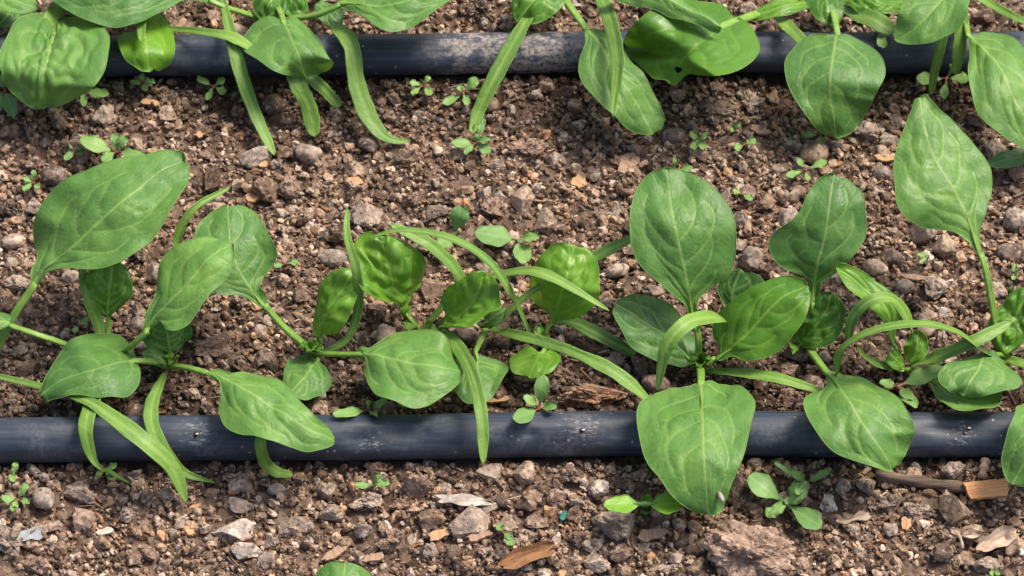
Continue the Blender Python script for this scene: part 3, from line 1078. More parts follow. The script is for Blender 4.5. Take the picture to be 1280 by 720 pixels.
pG = plant(873, 458, "largest spinach plant right of centre, tall broad leaf behind and wide leaf over the pipe")
leaf(pG, [(866, 394, 23), (858, 347, 36), (848, 303, 45), (840, 262, 50), (833, 212, 52)], 68, 67, stalk=[(873, 456, 5), (873, 425, 15), (868, 393, 23)], a=.42, p=4.2, q=.5, tint=.42, sw=10, fold=12, roll=-4, npair=4, cup=.04,
     ol=[(857, 382), (840, 367), (820, 350), (800, 333), (790, 313), (788, 288), (790, 260), (798, 237), (813, 220)],
     orr=[(870, 382), (877, 370), (893, 357), (910, 343), (917, 323), (919, 297), (915, 273), (903, 250), (887, 232), (867, 220), (850, 214)])
leaf(pG, [(869, 456, 8), (838, 424, 15), (807, 402, 20), (769, 379, 23)], 38, 42, stalk=[(873, 458, 5), (866, 458, 8)], a=.30, p=4.5, tint=.22, sw=8, fold=12, pucker=1.2,
     ol=[(852, 459), (835, 456), (816, 451), (796, 439), (781, 423), (771, 406), (766, 391)],
     orr=[(872, 439), (867, 420), (860, 403), (846, 388), (829, 377), (813, 371), (791, 370), (778, 372)])
leaf(pG, [(900, 445, 14), (929, 423, 21), (952, 396, 28), (978, 372, 32), (1010, 356, 34)], 42, 45, stalk=[(876, 458, 5), (884, 453, 9), (892, 447, 13)], a=.28, p=3.6, q=.5, tint=.42, sw=10, fold=13, mat='young', roll=8, npair=4,
     ol=[(896, 431), (891, 418), (895, 404), (904, 389), (918, 373), (938, 359), (957, 350), (982, 346), (999, 349)],
     orr=[(916, 446), (932, 451), (952, 449), (971, 439), (991, 423), (1004, 406), (1012, 384), (1013, 366)])
leaf(pG, [(915, 395, 14), (916, 366, 20), (927, 337, 26)], 30, 34, a=.4, p=4, tint=.10,
     ol=[(907, 387), (902, 376), (897, 362), (902, 349), (914, 340)],
     orr=[(935, 392), (955, 376), (957, 355), (944, 342)])
coty(pG, [(880, 455, 5), (905, 430, 11), (908, 404, 20), (888, 397, 33), (858, 405, 40), (833, 435, 36), (822, 489, 22)], 23, tint=.66, roll=-12, taper=[(0, .5), (.3, .6), (.5, .9), (.75, 1), (1, .45)])
leaf(pG, [(876, 479, 20), (878, 512, 27), (880, 560, 31), (882, 602, 26), (886, 644, 17)], 66, 82, stalk=[(874, 458, 5), (876, 466, 14), (876, 476, 20)], a=.13, p=2.0, q=.62, tint=.64, sw=12, fold=11, npair=4, cup=-.03, lobe=4,
     ol=[(893, 478), (913, 476), (930, 485), (942, 507), (938, 533), (932, 560), (923, 587), (912, 613), (901, 635)],
     orr=[(857, 487), (833, 491), (810, 500), (798, 513), (796, 533), (804, 563), (817, 590), (837, 617), (860, 635), (873, 642)])
coty(pG, [(882, 464, 6), (930, 467, 12), (975, 474, 15), (1028, 490, 15)], 15, tint=.60)
crown(pG, 875, 455, 5, 15, .25, 3, 7)

pH = plant(1008, 434, "spinach plant with a notched upright leaf and a heart leaf lying across the pipe")
leaf(pH, [(1017, 362, 22), (1023, 327, 32), (1032, 293, 39), (1036, 260, 44), (1043, 218, 48)], 62, 50, stalk=[(1010, 432, 5), (1016, 400, 15), (1018, 368, 22)], a=.42, p=2.8, q=.52, tint=.34, sw=10, fold=11, roll=6, npair=3,
     ol=[(1010, 350), (997, 342), (980, 333), (967, 320), (961, 303), (970, 288), (987, 277), (1000, 263), (1007, 247), (1020, 229)],
     orr=[(1027, 352), (1043, 343), (1060, 327), (1073, 310), (1082, 290), (1081, 263), (1077, 243), (1063, 226)])
leaf(pH, [(1000, 432, 7), (1018, 414, 13), (1032, 392, 18), (1040, 366, 22)], 28, 27, stalk=[(1008, 434, 4), (1003, 430, 7)], a=.16, p=5, crinkle=1.6, tint=.20, mat='young', sw=7,
     ol=[(994, 422), (1003, 407), (1013, 387), (1025, 370)],
     orr=[(1012, 436), (1030, 434), (1044, 424), (1053, 407), (1056, 387), (1049, 372)])
leaf(pH, [(1042, 473, 23), (1067, 510, 30), (1087, 540, 30), (1105, 567, 25), (1114, 588, 19)], 58, 56, stalk=[(1010, 434, 5), (1026, 456, 17), (1038, 470, 23)], a=.20, p=3.2, q=.55, tint=.62, sw=11, fold=12, npair=4, cup=-.04, lobe=6,
     ol=[(1060, 472), (1087, 475), (1103, 483), (1120, 497), (1130, 513), (1143, 533), (1142, 549), (1135, 566), (1127, 580)],
     orr=[(1023, 485), (1010, 497), (1005, 510), (1010, 527), (1023, 543), (1043, 560), (1067, 572), (1090, 583)])
leaf(pH, [(1000, 432, 6), (990, 432, 9), (985, 428, 12)], 9, 9, a=.2, p=4, tint=.3, nv=20, nu=14, mat='young')

pI = plant(1130, 460, "small tangled spinach seedling of curled straps between two heart leaves")
leaf(pI, [(1117, 430, 14), (1104, 380, 25), (1045, 333, 33)], 15, 17, stalk=[(1128, 458, 4), (1122, 440, 10), (1117, 430, 14)], a=.3, p=3, tint=.62, mat='young', sw=8, fold=-14, nv=40, nu=28)
coty(pI, [(1140, 450, 6), (1138, 410, 22), (1118, 376, 33), (1090, 375, 36), (1066, 398, 29), (1060, 428, 20)], 18, tint=.58, roll=-10)
leaf(pI, [(1138, 455, 7), (1146, 435, 13), (1148, 413, 17)], 15, 14, a=.2, p=4, tint=.45, mat='young', nv=30, nu=22, crinkle=.5)
leaf(pI, [(1130, 458, 6), (1119, 452, 10), (1107, 440, 13)], 12, 12, a=.2, p=4, tint=.28, mat='young', nv=30, nu=22)
coty(pI, [(1140, 458, 7), (1172, 446, 19), (1215, 428, 26), (1264, 403, 25)], 19, tint=.60)
coty(pI, [(1130, 462, 5), (1100, 456, 10), (1080, 445, 14), (1071, 434, 17)], 11, tint=.45, base=.8)
leaf(pI, [(1162, 468, 10), (1190, 493, 17), (1225, 503, 18.5), (1251, 498, 18)], 26, 24, stalk=[(1132, 462, 5), (1147, 464, 8), (1158, 467, 10)], a=.15, p=4, tint=.66, sw=9, cup=.2,
     ol=[(1185, 474), (1215, 482), (1240, 489)],
     orr=[(1164, 486), (1173, 504), (1189, 516), (1210, 522), (1230, 519), (1246, 510)])

pJ = plant(1258, 445, "spinach plant at the right edge with a long-stalked pale pointed leaf")
leaf(pJ, [(1220, 302, 38), (1200, 247, 47), (1173, 205, 52), (1158, 165, 56), (1150, 121, 58)], 58, 46, stalk=[(1258, 443, 5), (1245, 405, 15), (1234, 345, 30), (1222, 301, 38)], a=.28, p=2.6, q=.58, tint=.62, sw=11, fold=12, npair=4,
     ol=[(1208, 301), (1193, 290), (1173, 286), (1153, 284), (1133, 273), (1122, 257), (1118, 233), (1118, 205), (1122, 184), (1130, 160), (1140, 135)],
     orr=[(1225, 294), (1227, 283), (1233, 260), (1241, 236), (1238, 213), (1228, 195), (1215, 175), (1193, 153), (1173, 138), (1160, 124)])
coty(pJ, [(1256, 452, 6), (1228, 438, 20), (1195, 415, 33), (1150, 406, 41), (1095, 413, 42), (1053, 437, 32), (1046, 470, 21)], 20, tint=.58, roll=6, taper=[(0, .5), (.3, .7), (.5, 1), (.85, 1), (1, .5)])
leaf(pJ, [(1252, 446, 7), (1262, 408, 16), (1288, 362, 23)], 24, 26, stalk=[(1258, 446, 4), (1252, 444, 7)], a=.2, p=4, crinkle=1.6, tint=.40, mat='young', sw=8)
coty(pJ, [(1258, 448, 6), (1275, 454, 10), (1310, 462, 14)], 13, tint=.68, base=.9)
leaf(pJ, [(1230, 443, 17), (1224, 460, 23), (1212, 479, 24), (1205, 495, 21)], 56, 40, stalk=[(1258, 446, 5), (1250, 443, 10), (1242, 444, 15)], a=.12, p=3, tint=.50, sw=8, fold=10, npair=3,
     ol=[(1242, 444), (1253, 454), (1268, 469), (1277, 479), (1271, 488), (1250, 493), (1230, 495)],
     orr=[(1213, 447), (1195, 454), (1178, 463), (1171, 470), (1178, 481), (1189, 491)])

pK = plant(1330, 490, "spinach leaf edge reaching in over the front pipe at the right border")
leaf(pK, [(1318, 498, 22), (1296, 548, 29), (1266, 606, 19)], 44, 40, stalk=[(1330, 488, 5), (1318, 498, 22)], a=.2, p=3, tint=.58, sw=10)

# ---- back row -------------------------------------------------------------------------------------------
pM = plant(72, 6, "spinach plant at the top left with a puckered heart leaf hanging over the pipe")
leaf(pM, [(67, 43, 26), (63, 62, 29), (57, 88, 30), (55, 110, 25), (57, 134, 17)], 70, 62, stalk=[(72, 6, 8), (72, 25, 20), (68, 48, 26)], a=.07, p=2.8, q=.55, tint=.66, lobe=30, wave=.2, crinkle=1.1, sw=12, fold=-6, npair=3, pucker=1.3,
     ol=[(71, 36), (78, 30), (90, 24), (110, 24), (125, 32), (135, 50), (133, 70), (129, 90), (117, 108), (97, 121), (77, 130)],
     orr=[(63, 35), (53, 29), (37, 27), (20, 33), (8, 50), (0, 70), (1, 92), (8, 108), (22, 122), (39, 131)])
leaf(pM, [(180, 30, 19), (183, 60, 23), (187, 90, 17)], 36, 34, stalk=[(150, -10, 8), (172, 8, 15), (181, 28, 19)], a=.10, p=3.4, tint=.80, sw=11, mat='young', lobe=5, npair=3,
     ol=[(193, 22), (204, 18), (213, 30), (218, 50), (217, 67), (210, 82), (199, 90)],
     orr=[(172, 40), (157, 43), (149, 53), (152, 67), (163, 79), (175, 88)])
coty(pM, [(160, -8, 16), (168, 10, 24), (176, 30, 28), (177, 52, 27)], 17, tint=.60)
coty(pM, [(78, -6, 16), (70, 12, 23), (60, 28, 24), (50, 40, 22)], 24, tint=.72)
leaf(pM, [(-30, -18, 18), (10, -2, 25), (48, 10, 22)], 22, 20, a=.2, tint=.68)
leaf(pM, [(70, -6, 10), (105, 4, 16), (140, 20, 14)], 20, 20, a=.25, tint=.10)
leaf(pM, [(20, -4, 8), (10, 18, 13), (-4, 36, 13)], 20, 20, a=.25, tint=.25)

pN = plant(335, 4, "spinach plant at the top with a heart leaf and four long straps below")
leaf(pN, [(248, -6, 22), (150, -6, 34), (52, -14, 28)], 38, 36, stalk=[(330, 24, 8), (285, 10, 17), (248, -6, 22)], a=.25, p=3.5, tint=.34, sw=10,
     ol=[(225, 4), (210, 12), (193, 21), (167, 31), (140, 34), (110, 28), (87, 17), (67, 2)],
     orr=[(230, -25), (190, -45), (150, -50), (100, -42), (70, -28)])
leaf(pN, [(355, 27, 22), (364, 48, 27), (374, 70, 28), (384, 98, 18)], 44, 58, stalk=[(340, 2, 8), (350, 14, 17), (354, 28, 22)], a=.10, p=2.6, q=.5, tint=.55, lobe=6, sw=10, fold=12, npair=3,
     ol=[(370, 26), (383, 35), (397, 50), (408, 63), (417, 77), (412, 86), (398, 92)],
     orr=[(342, 26), (322, 31), (308, 39), (301, 50), (306, 63), (320, 75), (340, 87), (363, 96)])
coty(pN, [(200, 36, 15), (245, 39, 20), (290, 47, 23), (322, 66, 22)], 17, tint=.68, taper=[(0, .5), (.5, .6), (.75, 1), (1, .6)])
leaf(pN, [(430, 3, 28), (500, 4, 36), (585, -16, 30)], 38, 38, stalk=[(345, 24, 8), (390, 20, 20), (430, 4, 28)], a=.22, p=3, tint=.60, sw=12, npair=4,
     ol=[(450, -18), (490, -34), (540, -36), (572, -28)],
     orr=[(443, 14), (460, 29), (475, 40), (488, 42), (507, 35), (533, 23), (567, 0)])
coty(pN, [(278, -4, 16), (288, 40, 22), (302, 95, 17), (320, 145, 8), (343, 194, 3)], 20, tint=.50)
coty(pN, [(360, 70, 20), (372, 105, 16), (386, 135, 8), (394, 171, 3)], 25, tint=.50, base=.8)
coty(pN, [(372, 78, 18), (392, 100, 14), (408, 115, 9), (425, 134, 4)], 18, tint=.30, base=.8)
coty(pN, [(415, 30, 17), (438, 55, 22), (446, 105, 15), (462, 148, 8), (487, 174, 4), (528, 178, 3)], 27, tint=.52, taper=[(0, .5), (.2, .9), (.6, 1), (.75, .75), (.87, .4), (1, .15)])
leaf(pN, [(345, -14, 10), (338, 6, 15), (326, 26, 13)], 24, 26, a=.25, crinkle=1.3, tint=.15, mat='young')
leaf(pN, [(352, -16, 10), (366, 2, 15), (378, 22, 12)], 22, 22, a=.25, crinkle=1.2, tint=.25, mat='young')
leaf(pN, [(395, 5, 8), (412, 18, 12), (425, 34, 10)], 16, 16, a=.25, tint=.15)

pO = plant(703, -28, "spinach plant at top centre with a folded leaf and a round leaf with a hole")
leaf(pO, [(692, -26, 16), (672, 0, 22), (646, 28, 18)], 30, 30, a=.2, crinkle=1.0, tint=.36, mat='young')
coty(pO, [(672, 4, 17), (652, 36, 20), (618, 98, 13), (598, 140, 6), (589, 169, 3)], 22, tint=.50)
leaf(pO, [(739, 43, 26), (753, 62, 27), (773, 97, 26), (798, 132, 20), (816, 168, 13)], 40, 50, stalk=[(692, -22, 8), (715, 12, 20), (738, 43, 26)], a=.20, p=3.4, tint=.55, sw=12, fold=12, npair=4,
     ol=[(758, 44), (773, 57), (787, 73), (803, 90), (813, 110), (822, 130), (828, 147), (826, 161)],
     orr=[(732, 57), (725, 73), (723, 90), (730, 107), (743, 123), (757, 140), (773, 154), (792, 164)])
coty(pO, [(748, -12, 26), (764, 30, 34), (772, 80, 34), (766, 145, 27)], 23, tint=.58, roll=10, taper=[(0, .8), (.4, 1), (.7, .85), (1, .4)])
leaf(pO, [(745, -12, 38), (820, -8, 43), (902, 34, 40)], 13, 15, a=.2, tint=.62, cup=-.4)

pP = plant(975, 8, "spinach plant whose wide stalk carries the round leaf with a small hole")
hole_leaf = leaf(pP, [(903, 33, 30), (886, 47, 34), (867, 62, 35), (852, 78, 30), (838, 105, 22)], 62, 62, stalk=[(975, 8, 8), (940, 20, 22), (905, 31, 30)], a=.08, p=3.0, q=.5, tint=.40, lobe=34, sw=16, fold=-4, npair=3, mat='young', veinamt=.35, hole=(848, 87, 4.5, 4),
     ol=[(917, 33), (933, 38), (945, 53), (945, 67), (933, 80), (917, 90), (897, 95), (873, 94), (860, 93), (850, 101)],
     orr=[(893, 18), (875, 10), (847, 6), (820, 13), (800, 25), (787, 40), (782, 58), (791, 73), (806, 87), (819, 98)])
leaf(pP, [(1030, -2, 14), (982, 8, 22), (934, 22, 20)], 13, 12, a=.25, tint=.52, mat='young')

pQ = plant(1035, -8, "spinach plant at top right with a large drop-shaped leaf hanging past the pipe")
leaf(pQ, [(1034, -24, 14), (1034, 2, 20), (1042, 34, 16)], 24, 26, a=.2, tint=.15, mat='young')
leaf(pQ, [(1046, -18, 16), (1090, -2, 23), (1132, 10, 20)], 20, 20, a=.2, crinkle=1.0, tint=.55, mat='young')
coty(pQ, [(968, 20, 16), (990, 38, 21), (1008, 58, 21), (1014, 74, 20)], 18, tint=.60)
coty(pQ, [(1055, 12, 18), (1090, 24, 21), (1118, 40, 18)], 26, tint=.30)
leaf(pQ, [(1046, 43, 26), (1039, 87, 30), (1038, 117, 26), (1043, 153, 16), (1045, 173, 10)], 66, 62, stalk=[(1035, -8, 8), (1042, 18, 20), (1048, 43, 26)], a=.16, p=2.5, q=.55, tint=.44, sw=11, fold=11, npair=4, pucker=.8,
     ol=[(1060, 46), (1077, 53), (1093, 67), (1103, 81), (1107, 94), (1100, 110), (1088, 130), (1077, 147), (1063, 164)],
     orr=[(1033, 47), (1013, 48), (997, 55), (985, 70), (982, 87), (985, 107), (997, 130), (1010, 150), (1027, 167)])

pR = plant(1200, -24, "spinach plant in the top right corner with pale overlapping leaves and thin straps")
leaf(pR, [(1205, -30, 26), (1178, 0, 33), (1150, 31, 32), (1118, 48, 27)], 44, 36, a=.2, p=3, tint=.55, fold=-6, npair=3,
     ol=[(1215, -15), (1210, 10), (1203, 30), (1190, 42), (1167, 52), (1143, 53)],
     orr=[(1180, -35), (1150, -25), (1132, -3), (1124, 22), (1119, 38)])
coty(pR, [(1186, 10, 26), (1178, 50, 26), (1168, 90, 14), (1164, 118, 5)], 14, tint=.62)
coty(pR, [(1206, 0, 22), (1201, 50, 22), (1194, 94, 13)], 19, tint=.40)
leaf(pR, [(1210, 43, 26), (1247, 82, 32), (1272, 130, 29), (1312, 192, 16)], 42, 42, stalk=[(1203, -10, 10), (1206, 18, 20), (1210, 42, 26)], a=.18, p=3.2, tint=.66, sw=10, fold=13, npair=4,
     ol=[(1233, 42), (1253, 45), (1270, 53), (1285, 70), (1300, 100), (1312, 140)],
     orr=[(1212, 67), (1210, 87), (1212, 110), (1220, 133), (1233, 153), (1250, 167), (1270, 180), (1290, 189)])
coty(pR, [(1215, -8, 16), (1250, 12, 20), (1290, 32, 20)], 12, tint=.62, base=.9)

pS = plant(420, 812, "spinach leaf tip poking up from the bottom border")
leaf(pS, [(424, 792, 16), (428, 748, 24), (431, 701, 27)], 44, 44, stalk=[(420, 812, 5), (424, 792, 16)], a=.3, p=3.2, tint=.60)

# the husk lying on the widest leaf, and the leaf's hole edge
hb, hf = blob(3, 77, .12, 1.0)
hP = at(901, 621, 23.5)
husk = mesh_obj("insect_husk", hb * np.array([.0009, .0022, .0008]) @ np.array([[.94, .34, 0], [-.34, .94, 0], [0, 0, 1]]) + hP, hf, M['husk'])
tag(husk, "tiny pale insect husk stuck near the tip of the wide front leaf", "husk")

# ------------------------------------------------------------------ weeds


def weed(px, py, tips, label, tint=.5, red=True, z=4.0, mat='weed', r0=.00055, group="small weed seedlings"):
    """tips: (x, y, width, lift) of each little leaf"""
    g = float(ground_z([at(px, py)[0]], [at(px, py)[1]])[0]) * 1000
    e = empty("weed_seedling", at(px, py, g))
    tag(e, label, "weed", group)
    C, _ = spline([at(px + 1, py + 3, g - 2), at(px, py + 1, g + z * .5), at(px, py, g + z)], 7)
    tube("stem", C, np.linspace(r0 * 1.1, r0, 7), M['redstem'] if red else M['greenstem'], e, k=8)
    sa, sp_ = rng.uniform(.15, .55), rng.uniform(2.2, 5.0)
    tint = tint + rng.uniform(-.2, .2)
    for (x, y, w, lift) in tips:
        w = w * rng.uniform(.78, 1.05)
        mx, my = px + (x - px) * .55, py + (y - py) * .55
        bx, by = px + (x - px) * .14, py + (y - py) * .14
        lf = leaf(e, [(bx, by, g + z + .2), (mx, my, g + z + lift * .7), (x, y, g + z + lift)], w * .5, w * .5, a=sa, p=sp_, tint=np.clip(tint + rng.uniform(-.15, .15), 0, 1),
                  nv=18, nu=10, mat=mat, pucker=.2, wave=.25, fold=-6, veinamt=.3, npair=2)
        cc, _ = spline([at(px, py, g + z), at(bx, by, g + z + .1), at(px + (x - px) * .3, py + (y - py) * .3, g + z + .2)], 6)
        tube("leaf_stalk", cc, np.linspace(r0 * .9, r0 * .4, 6), M['redstem'] if red else M['greenstem'], lf, k=6)
    return e


weed(267, 108, [(246, 97, 9, 2), (281, 98, 8, 2), (283, 116, 9, 1), (258, 125, 8, 1)], "four-leaved weed seedling just below the back pipe, left part")
weed(179, 103, [(163, 103, 7, 1), (194, 102, 7, 1), (182, 113, 8, 1), (177, 92, 7, 2)], "tiny weed in the shade right under the back pipe", .35)
weed(103, 115, [(136, 117, 13, 2), (105, 133, 8, 1), (88, 122, 8, 2)], "reddish weed beside the tip of the puckered heart leaf", .45)
weed(6, 112, [(18, 146, 20, 3), (-6, 142, 16, 1), (2, 92, 14, 4)], "bluish broad-leaved weed at the left edge under the back pipe", .2)
weed(145, 190, [(100, 174, 18, 4), (142, 166, 10, 4), (157, 170, 13, 4), (182, 196, 13, 2), (127, 201, 13, 1)], "largest weed seedling at left, long oval leaf pointing left, above the huge leaf", .45, z=5)
weed(94, 189, [(87, 177, 7, 2), (102, 182, 7, 2), (80, 199, 9, 1), (104, 192, 6, 1)], "small weed immediately left of the largest weed seedling", .45)
weed(42, 228, [(29, 222, 8, 2), (42, 212, 8, 3), (28, 237, 8, 1), (49, 236, 7, 1)], "green weed beside the round dark pebble at left", .5)
weed(528, 107, [(512, 103, 8, 2), (537, 95, 8, 3), (514, 117, 8, 1), (540, 118, 9, 1)], "pale weed seedling below the back pipe, left of two reddish ones", .6)
weed(579, 116, [(553, 130, 12, 1), (597, 97, 13, 4), (572, 107, 9, 3), (585, 132, 9, 1)], "reddish-centred weed left of the long strap that leans from the back row", .65)
weed(594, 179, [(564, 178, 12, 2), (613, 172, 10, 3), (614, 190, 12, 1), (580, 192, 8, 1), (606, 148, 8, 4), (596, 167, 7, 3)], "grey-green weed at the tip of the strap in the middle strip", .55)
weed(871, 177, [(863, 164, 8, 3), (885, 166, 8, 3), (864, 186, 8, 1), (882, 185, 9, 1)], "bright green weed between the folded leaf and the drop-shaped leaf", .85, False)
weed(844, 213, [(843, 196, 6, 4), (867, 209, 9, 2)], "two-leaved weed touching the tip of the tall broad leaf", .5)
weed(918, 160, [(913, 163, 8, 1), (924, 154, 9, 2)], "tiny round-leaved weed right of the crumbling brown mound", .35, False)
weed(930, 181, [(918, 186, 9, 1), (945, 174, 10, 2)], "pair of dark slender weed leaves above the wood flake", .35)
weed(1024, 168, [(1002, 169, 9, 1), (1027, 181, 9, 1)], "weed peeking out under the drop-shaped leaf tip", .4)
weed(1007, 212, [(982, 220, 9, 1), (1034, 201, 11, 2), (997, 198, 10, 3), (1011, 226, 8, 1)], "slender weed above the notched upright leaf", .4)
weed(927, 243, [(916, 237, 8, 2), (941, 249, 9, 1)], "minute reddish weed right of the tall broad leaf", .5)
weed(1183, 98, [(1145, 98, 16, 3), (1198, 74, 13, 5), (1211, 98, 14, 2), (1179, 123, 11, 1)], "purple-stemmed cross-shaped weed in front of the back pipe at right", .55, z=5)
weed(1096, 40, [(1106, 60, 13, 3)], "single round weed leaf on the top edge of the back pipe", .6, False, z=15)
weed(1300, 190, [(1232, 206, 26, 4), (1278, 178, 22, 8)], "broad dark-leaved weed at the right edge below the corner plant", .25, False, z=6)
weed(647, 300, [(594, 290, 27, 4), (674, 294, 15, 5), (658, 329, 24, 2)], "round-leaved weed seedling at the centre between pebble and cupped leaf", .62, False, z=6)
weed(570, 292, [(577, 257, 25, 8), (548, 305, 22, 3)], "weed with one upright round leaf above the arching straps", .3, False, z=5)
weed(357, 330, [(342, 332, 8, 1), (374, 327, 8, 1)], "tiny red-stemmed weed beside the smooth grey pebble", .4)
weed(462, 513, [(416, 517, 15, 6), (484, 498, 10, 6), (460, 500, 8, 5), (472, 519, 9, 6)], "red-hearted weed growing on the top edge of the front pipe", .5, z=12)
weed(674, 511, [(641, 525, 19, 7), (679, 468, 19, 8), (695, 505, 13, 5), (655, 494, 14, 5)], "bluish four-leaved weed behind the front pipe, right of the long strap", .3, z=12)
weed(1122, 484, [(1180, 458, 22, 6), (1143, 499, 14, 5), (1100, 476, 14, 4), (1147, 508, 18, 6)], "thick pink-stemmed weed behind the front pipe next to the heart leaf", .5, z=9, r0=.0013)
weed(1160, 320, [(1146, 318, 6, 2), (1149, 329, 6, 1)], "speck of a weed left of the pale angular stone", .8, False)
weed(1268, 343, [(1268, 330, 7, 2), (1266, 350, 7, 1), (1275, 338, 6, 2)], "tiny red weed by the right edge above the crinkled leaf", .5)
weed(1264, 365, [(1266, 358, 7, 2), (1276, 372, 8, 1)], "minute orange-tinged weed against the crinkled leaf at right", .45)
weed(99, 408, [(110, 397, 7, 2), (91, 415, 9, 1)], "small two-leaved weed between thin stalks at left", .55)
weed(22, 625, [(34, 604, 10, 3), (2, 622, 11, 2), (37, 627, 9, 1), (17, 634, 9, 1), (14, 638, 8, 1)], "four-leaved weed in front of the front pipe, far left", .5)
weed(17, 592, [(20, 578, 8, 2), (14, 602, 9, 1)], "narrow weed touching the lower side of the front pipe, far left", .45, False)
weed(130, 589, [(146, 579, 9, 2), (120, 596, 8, 1), (142, 600, 8, 1)], "small weed behind the curled strap in front of the pipe", .4)
weed(466, 607, [(443, 606, 10, 2), (476, 591, 8, 4), (487, 603, 9, 1)], "flat bluish weed sitting on the long light clod in front of the pipe", .3, False)
weed(628, 665, [(622, 655, 10, 3), (640, 672, 12, 1), (642, 682, 11, 1)], "tiny dark green weed right of the angular grey stone", .25)
cu = weed(806, 630, [(754, 631, 27, 2), (857, 629, 27, 2)], "cucumber-like seedling with two fat oval seed leaves below the wide leaf", .95, False, z=13, r0=.0012, mat='young')
leaf(cu, [(806, 632, 4), (808, 626, 6), (808, 618, 8)], 8, 8, tint=.7, nv=20, nu=14, mat='young', crinkle=.6)
leaf(cu, [(806, 632, 4), (808, 638, 5.5), (809, 643, 5)], 7, 7, tint=.6, nv=20, nu=14, mat='young', crinkle=.6)
bw = weed(982, 630, [(936, 594, 34, 5), (1027, 658, 31, 2)], "broad-leaved seedling with serrated heart at lower right", .15, False, z=6, r0=.0013)
leaf(bw, [(982, 630, 6), (994, 618, 9), (1008, 604, 9)], 12, 12, tint=.35, nv=26, nu=18, mat='weed', crinkle=.25)
leaf(bw, [(982, 632, 6), (970, 636, 8), (956, 642, 7)], 8, 8, tint=.3, nv=26, nu=18, mat='weed', crinkle=.25)
weed(1008, 603, [(990, 588, 11, 4), (1040, 586, 10, 3), (994, 618, 10, 3), (968, 578, 8, 2)], "slender weed with brown node behind the serrated seedling", .5, z=7)
weed(1243, 716, [(1237, 717, 9, 1), (1250, 716, 8, 1)], "green weed tip at the bottom right border", .7, False)

# ------------------------------------------------------------------ stones and clods seen one by one
TONE = {'w': (0.62, 0.55, 0.47), 'l': (0.46, 0.37, 0.30), 'g': (0.32, 0.260, 0.215), 'd': (0.160, 0.120, 0.096), 'b': (0.220, 0.147, 0.110), 'o': (0.29, 0.170, 0.100), 'c': (0.330, 0.232, 0.178), 'k': (0.42, 0.305, 0.232)}


def stone(px, py, rx, ry, tone, kind, label, group=None, rot=None):
    global stone_no
    stone_no += 1
    r = np.random.default_rng(9000 + stone_no)
    s = mmpp(px, py)
    a_, b_ = rx * s, ry * s
    P = at(px, py, 0)
    g = float(ground_z([P[0]], [P[1]])[0])
    sub = 5 if rx > 19 else 4
    if kind == 'pebble':
        v, f = blob(sub, 70 + stone_no, .13, 1.0, 1)
        mat, name = M['pebble'], "pebble"
    elif kind == 'stone':
        v, f = blob(sub, 70 + stone_no, .34, 1.0, 6)
        mat, name = M['stone'], "stone"
    else:
        v, f = blob(sub, 70 + stone_no, .66 if rx < 50 else .5, 1.0, 2 if rx < 50 else 0)
        mat, name = M['clod'], "soil_clod"
    v = v / np.abs(v).max(0)
    t = r.uniform(-.35, .35) if rot is None else rot
    v = v * np.array([a_, b_ * 1.05, b_ * .92])
    v = v @ np.array([[math.cos(t), math.sin(t), 0], [-math.sin(t), math.cos(t), 0], [0, 0, 1]])
    P = at(px, py, g * 1000 + b_ * 500)
    me = bpy.data.meshes.new(name)
    fill_mesh(me, v.astype(np.float32), f, kind == 'pebble')
    me.materials.append(mat)
    base = np.array(TONE[tone]) * r.uniform(.88, 1.12)
    n = pnoise(v / (rx * s) * 1.2 + stone_no * 7.7)
    cc = base[None, :] * (1 + .30 * n[:, None])
    cattr(me, "Col", np.clip(cc, .01, .8))
    o = bpy.data.objects.new(name, me)
    o.location = P.tolist()
    col.objects.link(o)
    tag(o, label, {'pebble': 'pebble', 'stone': 'stone', 'clod': 'clod'}[kind], group)
    PLACED.append((P[0], P[1], max(a_, b_)))
    return o


stone_no = 0
PLACED = []
S_ = stone
S_(385, 191, 18, 14, 'g', 'pebble', "smooth oval grey pebble under the strap tips of the top heart leaf plant", rot=-.5)
S_(461, 181, 14, 13, 'd', 'pebble', "round dark pebble beside the strap that curls along the soil")
S_(512, 196, 21, 13, 'c', 'clod', "pinkish brown clod just right of the curling strap tip")
S_(67, 223, 17, 18, 'd', 'pebble', "round dark brown pebble left of the huge leaf")
S_(46, 206, 15, 13, 'b', 'clod', "rough brown clod touching the round dark pebble at left")
S_(14, 263, 17, 15, 'd', 'clod', "dark clod at the left edge level with the huge leaf")
S_(17, 302, 16, 11, 'l', 'pebble', "small tan pebble at the left edge under the dark clod")
S_(24, 354, 20, 11, 'l', 'stone', "flat light grey stone behind the huge leaf's stalk")
S_(415, 323, 20, 13, 'g', 'pebble', "smooth oval grey pebble beside the thin upright strap", rot=-.25)
S_(457, 270, 21, 18, 'l', 'stone', "light grey block behind the thin upright strap tip")
S_(365, 234, 17, 17, 'c', 'stone', "faceted brown stone in the middle strip, left half")
S_(262, 436, 28, 17, 'b', 'stone', "large brown stone between the two left plants", rot=.2)
S_(617, 262, 18, 15, 'c', 'clod', "round tan clod behind the round-leaved weed")
S_(560, 248, 14, 10, 'b', 'clod', "brown clod left of the upright round weed leaf")
S_(545, 268, 20, 12, 'g', 'clod', "greyish clod above the arching straps")
S_(518, 250, 16, 13, 'c', 'clod', "tan lump above the greyish clod")
S_(662, 188, 28, 15, 'c', 'clod', "broad tan clod right of the grey-green weed")
S_(694, 200, 15, 12, 'l', 'stone', "light angular stone next to the broad tan clod")
S_(702, 175, 9, 8, 'l', 'stone', "small light stone above the angular one in the middle strip")
S_(622, 207, 11, 11, 'g', 'stone', "grey stone under the grey-green weed")
S_(1268, 274, 17, 15, 'g', 'pebble', "smooth bluish grey pebble at the right edge")
